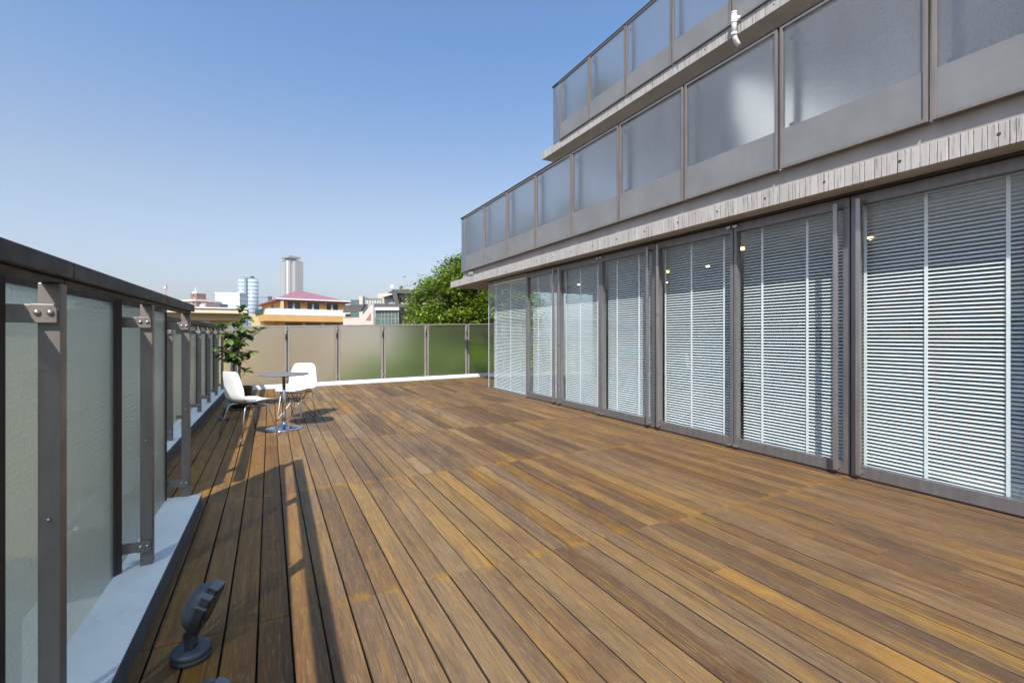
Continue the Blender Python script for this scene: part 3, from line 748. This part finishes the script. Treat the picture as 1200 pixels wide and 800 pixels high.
def chair(label, loc, ang, kind):
    t = thing('shell_chair', label, 'chair', loc, ang, 'white shell chairs at the table')
    vs, fs = shell_bm()
    o = MB().add(vs, fs, True).build('seat_shell', M['white_pl'], t, world=False)
    md = o.modifiers.new('solid', 'SOLIDIFY'); md.thickness = .008; md.offset = -1
    md = o.modifiers.new('sub', 'SUBSURF'); md.levels = 2; md.render_levels = 2
    if kind == 'legs':
        for sx, sy in ((1, 1), (1, -1), (-1, 1), (-1, -1)):
            m = MB(); m.tube([(sx * .02, sy * .10, .398), (sx * .10, sy * .150, .398), (sx * .135, sy * .175, .385), (sx * .15, sy * .187, .35), (sx * .225, sy * .245, .012)], .0095, 10)
            lg = m.build('leg', M['chrome'], t, world=False)
            MB().lathe([(.014, 0), (.014, .012), (.010, .02)], (sx * .2265, sy * .246, 0), 12).build('foot_cap', M['lamp_clip'], lg, world=False)
        MB().tube([(.02, .13, .400), (.02, -.13, .400)], .012, 10).tube([(-.06, .12, .400), (-.06, -.12, .400)], .010, 10).build('seat_bracket', M['black'], t, world=False)
    else:
        # wire base: two leg struts per corner and a cradle of crossed wires
        for sx, sy in ((1, 1), (1, -1), (-1, 1), (-1, -1)):
            m = MB(); ft_ = (sx * .19, sy * .19, .008)
            m.tube([(sx * .15, sy * .155, .395), ft_], .006, 8); m.tube([(sx * .055, sy * .05, .255), ft_], .006, 8)
            m.tube([(sx * .15, sy * .155, .395), (-sx * .05, sy * .05, .255)], .004, 8)
            lg = m.build('leg', M['steel'] if sx < 0 else M['white_pl'], t, world=False)
            MB().lathe([(.012, 0), (.012, .012), (.008, .016)], ft_[:2] + (0,), 12).build('foot_cap', M['black'], lg, world=False)
        m = MB()
        m.tube([(.15, .155, .395), (.15, -.155, .395), (-.15, -.155, .395), (-.15, .155, .395), (.15, .155, .395)], .005, 8)
        for k in (-.06, 0, .06):
            m.tube([(k * 1.6, .155, .395), (k * .6, .05, .262), (k * .6, -.05, .262), (k * 1.6, -.155, .395)], .003, 6)
            m.tube([(.15, k * 1.6, .395), (.055, k * .6, .258), (-.055, k * .6, .258), (-.15, k * 1.6, .395)], .003, 6)
        m.build('wire_cradle', M['black'], t, world=False)
    return t
chair('white shell chair on four slim chrome legs, left of the table and turned away', (-.23, 6.65, 0), R(31), 'legs')
chair('white shell chair on a crossed wire base, behind the table and facing the camera', (.36, 7.72, 0), R(-122), 'wire')

# ------------------------------------------------------------------ potted plant
PX, PY = -.44, 9.15
t = thing('potted_plant', 'leafy indoor fig tree in a black pot behind the left chair', 'plant', (PX, PY, 0))
pot = MB().lathe([(.20, .0), (.21, .012), (.19, .03)], (PX, PY, 0), 28).build('saucer', M['black'], t)
pot = MB().lathe([(.135, .03), (.15, .06), (.175, .34), (.182, .345), (.182, .375), (.168, .375), (.165, .35), (.02, .349)], (PX, PY, 0), 28).build('pot', M['black'], t)
MB().lathe([(.164, .340), (.164, .353), (.05, .36)], (PX, PY, 0), 20).build('soil', M['soil'], pot)
rnd = random.Random(21)
stem = MB(); leaves = MB()
trunk = [(PX, PY, .35), (PX - .02, PY, .55), (PX - .01, PY + .01, .72), (PX - .035, PY, .9), (PX - .02, PY, 1.1), (PX + .02, PY, 1.35), (PX + .03, PY, 1.62)]
stem.tube(trunk, [.024, .022, .021, .019, .016, .012, .006], 8)
def leaf_blade(mb, p, d, up, L, Wd):
    d = Vector(d).normalized(); s_ = d.cross(Vector(up)).normalized(); n = s_.cross(d).normalized()
    p = Vector(p); vs = []
    for (a, wv, dr) in ((0, .06, 0), (.25, .34, .03), (.5, .5, .03), (.75, .42, -.02), (1.0, .05, -.10)):
        c = p + d * (L * a) + n * (L * dr)
        vs += [c - s_ * Wd * wv + n * (Wd * wv * .25), c, c + s_ * Wd * wv + n * (Wd * wv * .25)]
    fs = []
    for i in range(4):
        for j in range(2): a = i * 3 + j; fs.append((a, a + 1, a + 4, a + 3))
    mb.add(vs, fs, True)
for k in range(24):
    zb = rnd.uniform(.80, 1.52); f = (zb - .35) / 1.27
    b0 = Vector(trunk[min(6, int(f * 6))]).lerp(Vector(trunk[min(6, int(f * 6) + 1)]), f * 6 % 1)
    a = rnd.uniform(0, 6.28); ln = rnd.uniform(.08, .24) * (1.15 - .55 * max(0, (zb - 1.2) / .4))
    b1 = b0 + Vector((math.cos(a) * ln, math.sin(a) * ln, rnd.uniform(.02, .16)))
    stem.tube([b0, b0.lerp(b1, .5) + Vector((0, 0, -.01)), b1], [.007, .005, .003], 6)
    for q in range(rnd.randint(10, 14)):
        c = b0.lerp(b1, rnd.uniform(.3, 1.05)); aa = rnd.uniform(0, 6.28)
        d = (math.cos(aa), math.sin(aa), rnd.uniform(-.75, .35))
        leaf_blade(leaves, c, d, (rnd.uniform(-.3, .3), rnd.uniform(-.3, .3), 1), rnd.uniform(.11, .17), rnd.uniform(.07, .10))
for (bx, by, bz) in ((PX + .03, PY, 1.66), (PX - .25, PY - .02, 1.38), (PX + .27, PY, 1.31), (PX + .07, PY - .06, .62)):
    for q in range(7):
        aa = rnd.uniform(0, 6.28)
        leaf_blade(leaves, (bx, by, bz), (math.cos(aa), math.sin(aa), rnd.uniform(-.2, .9)), (0, .2, 1), rnd.uniform(.11, .17), .085)
stem.tube([(PX - .01, PY, .5), (PX + .05, PY - .04, .58), (PX + .07, PY - .06, .62)], .005, 6)
stem.tube([(PX - .02, PY, 1.1), (PX - .15, PY, 1.22), (PX - .26, PY - .02, 1.36)], .006, 6)
stem.tube([(PX + .01, PY, 1.15), (PX + .17, PY, 1.22), (PX + .30, PY, 1.31)], .006, 6)
stem.build('trunk', M['stem'], t); leaves.build('foliage', M['ficus'], t)

# ------------------------------------------------------------------ floodlights on the deck
def floodlight(label, loc, ang, tilt, sc=1.0):
    t = thing('floodlight', label, 'floodlight', loc, ang, 'grey floodlights standing on the deck')
    L = dict(world=False)
    MB().lathe([(.066, 0), (.070, .004), (.070, .014), (.066, .018), (.068, .020), (.068, .034), (.060, .040), (.03, .042)], (0, 0, 0), 32).build('base', M['lamp_grey'], t, .0, **L)
    st = MB(); st.box(-.016, .016, -.022, .022, .0425, .075)
    st.tube([(0, -.026, .092), (0, .026, .092)], .022, 16)
    st.build('stem', M['lamp_grey'], t, .003, **L)
    Tm = Matrix.Translation((.0, 0, .094)) @ Matrix.Rotation(tilt, 4, 'Y') @ Matrix.Translation((0, 0, .02))
    # head: bowl whose flat front faces local +x
    hd = MB(); rings = []
    H_, W_, D_ = .175, .135, .062
    seg = 26; n = 7
    for i in range(n + 1):
        a = (math.pi / 2) * i / n; k = math.cos(a) ** .75 if i < n else .0; dep = -D_ * math.sin(a)
        for q in range(seg):
            b = 2 * math.pi * q / seg; cb, sb_ = math.cos(b), math.sin(b)
            y = W_ / 2 * k * math.copysign(abs(cb) ** .75, cb); z = H_ / 2 + H_ / 2 * k * math.copysign(abs(sb_) ** .75, sb_) * 1.0
            hd.v.append(tuple(Tm @ Vector((dep, y, z))))
    for i in range(n):
        for q in range(seg):
            q2 = (q + 1) % seg; hd.f.append((i * seg + q, i * seg + q2, (i + 1) * seg + q2, (i + 1) * seg + q)); hd.sm.append(True); hd.mi.append(0)
    hd.f.append(tuple(range(seg))); hd.sm.append(False); hd.mi.append(0)
    head = hd.build('lamp_head', M['lamp_grey'], t, **L)
    rim = MB(); out = []
    for q in range(seg):
        b = 2 * math.pi * q / seg; cb, sb_ = math.cos(b), math.sin(b)
        out.append(Tm @ Vector((.0015, .071 * math.copysign(abs(cb) ** .7, cb), H_ / 2 + .092 * math.copysign(abs(sb_) ** .7, sb_))))
    rim.prism(out, Tm.to_3x3() @ Vector((.026, 0, 0)), smooth=True)
    rim.build('front_frame', M['lamp_dark'], head, .003, **L)
    gl = MB(); gl.prism([Tm @ Vector((.028, (p - Vector((0, 0, 0))).y, p.z)) for p in [Vector((0, .055 * math.cos(2 * math.pi * q / seg), H_ / 2 + .075 * math.sin(2 * math.pi * q / seg))) for q in range(seg)]], Tm.to_3x3() @ Vector((.002, 0, 0)))
    gl.build('lens', M['win_dark'], head, **L)
    for zz in (.125, .165):
        c = MB(); c.box(-.012, .031, -.0725, -.060 if zz < .15 else -.045, zz - .004, zz + .004, mat=Tm); c.box(-.004, .031, -.03, .03, zz + .012, zz + .018, mat=Tm) if zz > .15 else None
        c.build('clip', M['lamp_clip'], head, .001, **L)
    yk = MB(); yk.box(-.012, .012, -.030, -.024, -.03, .05, mat=Tm); yk.box(-.012, .012, .024, .030, -.03, .05, mat=Tm)
    yk.build('yoke', M['lamp_dark'], t, .002, **L)
    t.scale = (sc, sc, sc)
    return t
floodlight('small grey floodlight on a round base standing on the foreground boards beside the white kerb', (-.27, 2.19, .001), R(-20), R(24))
floodlight('grey floodlight half hidden behind the left chair, beside the black plant pot', (-.60, 8.05, .001), R(0), R(34), 1.05)
floodlight('grey floodlight at the bottom picture edge, only its tip in view', (-.212, 1.565, .001), R(-20), R(24))

# ------------------------------------------------------------------ trees
def tree(label, cx, cy, z0, crown, n_clump, n_leaf, ls, mat, seed, group=None, trunk_r=.22, name='tree', cat='tree', falloff=1.0):
    """crown: list of (dx, dy, dz, rx, ry, rz) lobes relative to the trunk foot"""
    rr = random.Random(seed); t = thing(name, label, cat, (cx, cy, z0), 0, group)
    lv = MB(); tk = MB()
    topz = max(c[2] for c in crown)
    path = [(cx, cy, z0), (cx + .1, cy, z0 + topz * .3), (cx - .05, cy + .1, z0 + topz * .65), (cx, cy, z0 + topz)]
    tk.tube(path, [trunk_r, trunk_r * .8, trunk_r * .55, trunk_r * .2], 10)
    vol = [c[3] * c[4] * c[5] for c in crown]
    for k in range(n_clump):
        c = rr.choices(crown, vol)[0]
        while True:
            p = Vector((rr.uniform(-1, 1), rr.uniform(-1, 1), rr.uniform(-1, 1)))
            if p.length <= 1: break
        p = p.normalized() * (p.length ** .45) if p.length > 0 else p
        ctr = Vector((cx + c[0] + p.x * c[3], cy + c[1] + p.y * c[4], z0 + c[2] + p.z * c[5]))
        cr = rr.uniform(.22, .5) * (trunk_r / .22) ** .5
        if k % 9 == 0:
            q = rr.uniform(.35, .9); b0 = Vector(path[1]).lerp(Vector(path[3]), q * .9)
            tk.tube([b0, b0.lerp(ctr, .5) + Vector((0, 0, .15)), ctr], [trunk_r * .28, trunk_r * .16, trunk_r * .05], 6)
        for q in range(n_leaf):
            d = Vector((rr.gauss(0, 1), rr.gauss(0, 1), rr.gauss(0, .55))) * cr * .62
            o = ctr + d
            a = Vector((rr.gauss(0, 1), rr.gauss(0, 1), rr.gauss(-.2, .5))).normalized()
            b = a.cross(Vector((rr.gauss(0, .4), rr.gauss(0, .4), 1))).normalized()
            L_ = ls * rr.uniform(.7, 1.35); wd = L_ * .55
            lv.add([o, o + a * L_ * .5 + b * wd * .5, o + a * L_, o + a * L_ * .5 - b * wd * .5], [(0, 1, 2, 3)])
    tk.build('trunk', M['bark'], t); lv.build('crown', mat, t)
    return t
tree('big dense green tree behind the far fence, partly hidden by the balcony slab', 8.0, 19.6, -7,
     [(0, 0, 9.3, 2.7, 2.4, 2.0), (-1.1, -.3, 8.0, 2.3, 2.0, 1.5), (.4, 0, 10.6, 1.8, 1.7, 1.5), (1.6, .4, 9.0, 2.2, 2.0, 2.0), (-.6, .2, 6.2, 2.9, 2.2, 2.0), (1.4, -.3, 6.3, 2.4, 2.2, 2.2), (-1.7, 0, 9.15, .9, .9, .55)],
     1500, 84, .145, M['leaf'], 3)
tree('low sunlit bush filling the view through the frosted glass under the tree', 5.2, 16.6, -7, [(0, 0, 6.2, 2.0, 1.2, 1.6), (1.6, -.6, 6.2, 1.7, 1.0, 1.6), (-1.6, .8, 6.0, 1.5, 1.2, 1.6)], 520, 50, .15, M['leaf2'], 5, name='bush', cat='bush', trunk_r=.12)
tree('small yellow green treetop showing between the two left fences', -5.6, 20.9, -7, [(0, 0, 8.35, .55, .55, .55), (0, 0, 7.2, 1.1, 1.1, 1.2)], 70, 40, .13, M['leaf2'], 9, trunk_r=.12)
# planters on the lower balcony (blurred behind its glass)
def planter(label, x, y, z, h, seed):
    rr = random.Random(seed); t = thing('planter', label, 'planter', (x, y, z), 0, 'planted tubs behind the balcony glass')
    MB().lathe([(.18, 0), (.24, .34), (.25, .36), (.22, .36), (.2, .33)], (x, y, z), 20).build('tub', M['lamp_dark'], t)
    lv = MB(); st = MB()
    st.tube([(x, y, z + .3), (x + .03, y, z + h * .7)], [.03, .015], 8)
    for k in range(700):
        p = Vector((rr.gauss(0, .17), rr.gauss(0, .2), max(-.4, min(.3, rr.gauss(0, .16))))) + Vector((x, y, z + h * .68))
        a = Vector((rr.gauss(0, 1), rr.gauss(0, 1), rr.gauss(0, .6))).normalized(); b_ = a.cross(Vector((0, .2, 1))).normalized()
        lv.add([p, p + a * .06 + b_ * .03, p + a * .12, p + a * .06 - b_ * .03], [(0, 1, 2, 3)])
    st.build('trunk', M['bark'], t); lv.build('foliage', M['leaf'], t)
planter('dark blurred shrub in a tub behind the second full pane of the lower balcony', 5.15, 9.6, 2.652, 1.05, 1)
planter('dark blurred shrub in a tub behind the third full pane of the lower balcony', 5.15, 8.5, 2.652, 1.15, 2)
planter('dark blurred shrub in a tub behind the fourth full pane of the lower balcony', 5.15, 7.2, 2.652, 1.15, 3)
planter('dark blurred shrub in a tub near the end of the upper balcony', 6.6, 8.3, 5.672, 1.25, 4)

# ------------------------------------------------------------------ surroundings
cr_ = Vector((math.cos(R(YAW)), -math.sin(R(YAW)), 0)); cd_ = Vector((math.sin(R(YAW)), math.cos(R(YAW)), 0))
def bld(name, label, cat, lateral, depth, yaw=-YAW, z=-7, group=None):
    p = cr_ * lateral + cd_ * depth
    return thing(name, label, cat, (p.x, p.y, z), R(yaw), group)
def lp(name, mat, parent, *boxes, bevel=0):
    m = MB()
    for bx in boxes: m.box(*bx)
    return m.build(name, mat, parent, bevel, world=False)

# tan neighbour with a flat overhanging roof
t = thing('tan_building', 'low tan building with a flat overhanging roof behind the left fences', 'building', (-.98, 24.0, -7), R(2))
lp('wall', M['tan'], t, (-16, -.25, 0, 7, 0, 9.14)); lp('pilaster', M['tan_light'], t, (-1.6, -1.3, -.07, -.002, 0, 8.85))
lp('roof', M['tan_light'], t, (-16.5, 0.1, -.7, 7.4, 9.145, 9.34), bevel=.02); lp('coping', M['white_paint'], t, (-16.5, .15, -.75, 7.45, 9.345, 9.40))
lp('cornice', M['tan'], t, (-16.2, -.1, -.25, -.003, 8.86, 9.14))

# ochre hotel with hipped red roof
t = bld('ochre_building', 'ochre building with a hipped red roof and a white balcony, behind the far fence', 'building', 0, 0)
t.location = (1.17, 66.9, -7); t.rotation_euler = (0, 0, R(9))
lp('wall', M['ochre'], t, (0, 8.2, 0, 14, 0, 12.75))
lp('side_wing', M['ochre_light'], t, (-1.6, -.003, 1.8, 13, 0, 11.2))
rf = MB(); e = .55; ze = 12.75; a = [(-e, -e, ze), (8.2 + e, -e, ze), (8.2 + e, 14 + e, ze), (-e, 14 + e, ze)]
rf.add(a + [(3.2, 5.0, ze + 1.75), (5.0, 9, ze + 1.75)], [(0, 1, 4), (1, 2, 5, 4), (2, 3, 5), (3, 0, 4, 5), (3, 2, 1, 0)])
roof = rf.build('roof', M['red_roof'], t, world=False)
lp('eave', M['red_trim'], roof, (-e, 8.2 + e, -e, 14 + e, ze - .17, ze - .003)); lp('gutter', M['white_paint'], roof, (-e, 8.2 + e, -e - .1, -e - .003, ze - .02, ze + .16))
lp('balcony', M['white_paint'], t, (-1.5, 8.5, -1.3, -1.15, 10.75, 11.52), (-1.5, -1.35, -1.148, 1.6, 10.75, 11.52), (8.35, 8.5, -1.148, -.003, 10.75, 11.52))
lp('balcony_floor', M['ochre'], t, (-1.9, 8.6, -1.35, -.003, 9.95, 10.747), (-1.9, -.003, -.003, 4, 9.95, 10.747))
lp('side_railing', M['green_net'], t, (-1.75, -1.62, 1.8, 8, 11.0, 11.6))
lp('pier', M['ochre_light'], t, (.0, .35, -.5, -.003, 10.75, 12.7))
for x0 in (.95, 3.3, 5.75):
    f = lp('window', M['win_dark'], t, (x0, x0 + 1.45, -.05, -.003, 11.3, 12.45)); lp('curtain', M['curtain'], f, (x0 + .55, x0 + .8, -.054, -.0505, 11.3, 12.3))
    lp('awning_arm', M['red_trim'], f, (x0 - .45, x0 - .25, -.5, -.003, 12.35, 12.55))
    lp('window', M['win_dark'], t, (x0 - .3, x0 + 1.7, -.05, -.003, 8.6, 9.75))
    f = lp('window', M['win_dark'], t, (x0, x0 + 1.45, -.05, -.003, 5.2, 6.9)); f = lp('window', M['win_dark'], t, (x0, x0 + 1.45, -.05, -.003, 2.0, 3.9))
lp('window', M['red_trim'], t, (-.05, -.003, 4.5, 6.0, 11.3, 12.3))
lp('balcony_floor', M['ochre'], t, (-1.9, 8.6, -1.35, -.003, 7.2, 8.0)); lp('balcony_floor', M['ochre_light'], t, (-1.9, 8.6, -1.35, -.003, 3.9, 4.7))

# dark-roofed apartment house
K = .0909
def X_(u): return (u - 464) * K
def Z_(v): return 1.25 + (392 - v) * K + 7
t = bld('apartment_house', 'cream apartment house with dark slate roof bands and rooftop dishes, left of the tree', 'building', -136 * K, 50)
lp('wall', M['cream'], t, (X_(441), X_(520), .6, 12, 0, Z_(343)))
lp('lower_wall', M['cream'], t, (X_(404), X_(440.9), -.5, 10, 0, Z_(372)))
def dslab(name, mat, pts, y0, y1, parent=t): # outline in (u, v), pushed in depth
    return MB().prism([(X_(u), y0, Z_(v)) for u, v in pts], (0, y1 - y0, 0)).build(name, mat, parent, 0, world=False)
dslab('roof', M['dark_slate'], [(462, 339.2), (520, 340.5), (520, 345), (462, 343.5)], -.2, 12)
MB().quadprism([(X_(462), -.2, Z_(343.5)), (X_(462), 3, Z_(343.5)), (X_(424), 10, Z_(350.5)), (X_(424), 6, Z_(350.5))],
               [(X_(462), -.2, Z_(339.2)), (X_(462), 3, Z_(339.2)), (X_(424), 10, Z_(345)), (X_(424), 6, Z_(345))]).build('roof', M['dark_slate'], t, world=False)
dslab('roof_leg', M['dark_slate'], [(460.5, 343.5), (465.5, 343.5), (469, 357), (464, 357)], -.35, .55)
dslab('roof_band', M['dark_slate'], [(440, 356), (500, 357), (500, 361), (440, 360)], -.45, .58)
dslab('sign_band', M['white_paint'], [(441, 360.3), (469, 360.3), (469, 363.6), (441, 363.6)], -.6, .3)
f = dslab('window_wall', M['win_green'], [(441, 363.8), (468.5, 363.8), (468.5, 384), (441, 384)], -.3, .58)
for u in (441.5, 448, 452, 456, 460, 464, 468): dslab('mullion', M['sign_grey'], [(u - .25, 363.9), (u + .25, 363.9), (u + .25, 384), (u - .25, 384)], -.36, -.305, f)
dslab('mullion', M['sign_grey'], [(441.8, 368.5), (468, 368.5), (468, 369), (441.8, 369)], -.36, -.305, f)
dslab('mullion', M['sign_grey'], [(441.8, 373.5), (468, 373.5), (468, 374), (441.8, 374)], -.36, -.305, f)
dslab('window', M['win_dark'], [(469.5, 364.5), (484, 364.5), (484, 378), (469.5, 378)], .5, .59)
dslab('window', M['win_dark'], [(468, 347), (490, 347.5), (490, 353), (468, 353)], .5, .59)
dslab('window', M['bluegrey'], [(453.5, 347.5), (459, 347), (459, 356), (453.5, 356)], .5, .59)
dslab('canopy', M['cream'], [(448, 347.5), (460, 344.2), (460, 345.2), (448, 348.5)], -.1, .58)
dslab('stair_wall', M['cream'], [(425, 372), (437, 357.5), (440, 357.5), (440, 384), (425, 384)], -.7, -.52)
dslab('stair_opening', M['brick_dark'], [(431, 375.5), (437, 366.5), (437, 376)], -.72, -.702)
dslab('lower_roof', M['dark_slate'], [(405.5, 366.6), (426, 365.3), (431, 357), (408, 358.6)], -1.0, -.51)
dslab('window', M['brick_dark'], [(407, 368), (413, 368), (413, 371.5), (407, 371.5)], -.58, -.5)
dslab('rooftop_hut', M['cream'], [(438.5, 344), (446, 344), (446, 356), (438.5, 356)], 1.2, 3)
f = dslab('balcony_railing', M['sign_grey'], [(428, 349), (448, 349), (448, 349.6), (428, 349.6)], -.2, -.1)
for u in range(429, 449, 3): dslab('railing_post', M['sign_grey'], [(u, 349.7), (u + .35, 349.7), (u + .35, 356.5), (u, 356.5)], -.18, -.12, f)
dslab('railing_panel', M['curtain'], [(428, 350.2), (448, 350.2), (448, 356), (428, 356)], -.05, 0, f)
q = (Vector((-.4, -1, .35))).to_track_quat('Z', 'Y').to_matrix().to_4x4()
for u, v, mt in ((457, 335, 'white_paint'), (468, 336.3, 'dark_slate')):
    dm = MB(); dm.lathe([(.02, 0), (.13, .02), (.21, .07), (.235, .10), (.20, .075), (.12, .03)], (X_(u), 1.0, Z_(v)), 16, 0, q)
    dm.tube([(X_(u), 1.0, Z_(v)), (X_(u), 1.0, Z_(339.2))], .02, 6); dm.build('satellite_dish', M[mt], t, world=False)
am = MB(); am.tube([(X_(462.5), 1.5, Z_(339)), (X_(462.5), 1.5, Z_(329))], .015, 6)
for v in (329.5, 331, 332.5): am.tube([(X_(460.8), 1.5, Z_(v)), (X_(464.5), 1.5, Z_(v))], .012, 6)
am.build('antenna', M['sign_grey'], t, world=False)
am = MB(); am.tube([(X_(428), 5, Z_(349)), (X_(429), 5, Z_(338)), (X_(432), 5, Z_(337))], .03, 6); am.build('flue', M['sign_grey'], t, world=False)

# far towers
def far_bld(name, label, u, D, yaw, group=None): return bld(name, label, 'building', (u - 600) / 550 * D, D, yaw, -7, group)
def hz(v, D): return 1.25 + (392 - v) / 550 * D + 7
D = 900; t = far_bld('residential_tower', 'tall pale residential tower with a flat crown slab, tallest on the skyline', 339.5, D, -YAW - 33)
h = hz(304, D)
lp('wall', M['tower_wall'], t, (-31, 0, 0, 24, 0, h)); lp('stair_core', M['bluegrey'], t, (-15, -11, -1.2, -.02, 0, h - 4))
lp('crown', M['sign_grey'], t, (-24, 4, -4, 20, h + 3, h + 7)); lp('plant_room', M['tower_wall'], t, (-20, -3, 3, 16, h + .02, h + 2.98))
lp('corner_pier', M['pale_roof'], t, (-9, -5, -1.0, -.02, 0, h - 1)); lp('side_wing', M['tower_wall'], t, (.02, 10, 5, 22, 0, h - 3))
D = 700; t = far_bld('round_glass_tower', 'blue glass tower of two rounded bays with white floor bands', 291, D, -YAW)
h = hz(327, D)
for sx in (-1, 1):
    m = MB(); m.lathe([(8.5, 0), (8.5, h)], (0, 0, 0), 28); m.v = [(x * .78 + sx * 7.2, y, z) for x, y, z in m.v]
    m.build('bay', M['blue_tower'], t, world=False)
lp('core', M['bluegrey'], t, (-1.2, 1.2, -8.2, 4, 0, h + 1)); lp('roof_room', M['bluegrey'], t, (-6, 6, -4, 6, h + 1.02, h + 4.5))
D = 450; t = far_bld('white_office_block', 'white office block with rows of grey windows, left of the blue glass tower', 266.5, D, -YAW + 6)
h = hz(344.5, D); lp('wall', M['white_block'], t, (-11, 11, 0, 16, 0, h)); lp('parapet', M['white_paint'], t, (-11.3, 11.3, -.3, 16.3, h + .02, h + 1.6))
D = 600; t = far_bld('blue_grey_block', 'small blue grey block between the two towers, just above the red roof', 309, D, -YAW)
lp('wall', M['bluegrey'], t, (-5.5, 5.5, 0, 10, 0, hz(348, D))); lp('roof', M['sign_grey'], t, (-5.8, 5.8, -.3, 10.3, hz(348, D) + .02, hz(346.8, D)))
D = 200; k2 = D / 550; t = far_bld('brick_apartment_block', 'pink and brown brick apartment block with a rooftop tower and mast', 224, D, -YAW - 25)
lp('wall', M['brick_pink'], t, (-6, 3, 0, 8, 0, hz(353, D))); lp('roof', M['pale_roof'], t, (-6.4, 3.4, -.4, 8.4, hz(353, D) + .02, hz(350.8, D)))
f = lp('roof_tower', M['brick_dark'], t, (-2.2, 2, 1, 5, hz(350.8, D) + .02, hz(343.5, D))); lp('roof_room', M['pale_roof'], t, (-1.6, 1, 1.5, 4, hz(343.5, D) + .02, hz(341, D)))
MB().tube([(-.2, 2, hz(341, D)), (-.2, 2, hz(337, D))], [.35, .2], 8).build('mast', M['pale_roof'], t, world=False)
lp('window', M['win_dark'], f, (-.4, .3, .96, .995, hz(347, D), hz(345, D))); lp('window', M['win_dark'], t, (1.2, 2.4, -.05, -.003, hz(356, D), hz(354, D)))
lp('side_wing', M['brick_pink'], t, (3.02, 7, 2, 8, 0, hz(355, D))); lp('stair', M['pale_roof'], t, (3.5, 6.5, 1.4, 1.98, hz(360, D), hz(357, D)))
D = 260; t = far_bld('low_blue_grey_house', 'low blue grey houses with roof sheds behind the tan building', 241, D, -YAW)
lp('wall', M['bluegrey'], t, (-5, 5, 0, 12, 0, hz(356, D))); lp('roof', M['sign_grey'], t, (-5.2, 5.2, -.2, 12.2, hz(356, D) + .02, hz(355, D)))
lp('roof_shed', M['bluegrey'], t, (-4.5, -.5, 2, 8, hz(355, D) + .02, hz(351, D))); lp('roof_shed', M['pale_roof'], t, (0, 4.2, 1, 8, hz(355, D) + .02, hz(352.5, D)))
D = 130; t = far_bld('green_glass_house', 'small pale green glazed house on the skyline right of the red roof', 416, D, -YAW)
lp('wall', M['win_green'], t, (-1.3, .9, 0, 5, 0, hz(351.5, D))); lp('side_wall', M['cream'], t, (.92, 2.0, .4, 5, 0, hz(347, D))); lp('roof', M['sign_grey'], t, (-1.4, .9, -.1, 5.1, hz(351.5, D) + .02, hz(350.8, D)))
D = 400; t = far_bld('tower_crane', 'thin red and white construction crane mast above the left fence rail', 194, D, -YAW)
z0, z1 = 0, hz(338, D); a = MB()
for sx in (-.5, .5):
    for sy in (-.5, .5): a.tube([(sx, sy, z0), (sx, sy, z1)], .12, 6)
for k in range(0, int(z1 / 1.5)): a.tube([(-.5, -.5, k * 1.5), (.5, -.5, k * 1.5 + 1.5)], .08, 5)
a.build('mast', M['crane_red'], t, world=False)
b = MB(); b.tube([(0, 0, z1), (1.6, 0, hz(331, D))], [.5, .25], 6); b.build('jib', M['crane_red'], t, world=False)
lp('cab', M['white_paint'], t, (-.9, .9, -.9, .9, z1 + .01, z1 + 1.6))

# ------------------------------------------------------------------ haze
tag(MB().box(-3600, 3600, -3600, 3600, -8, 185).build('haze', hzm), kind='stuff')
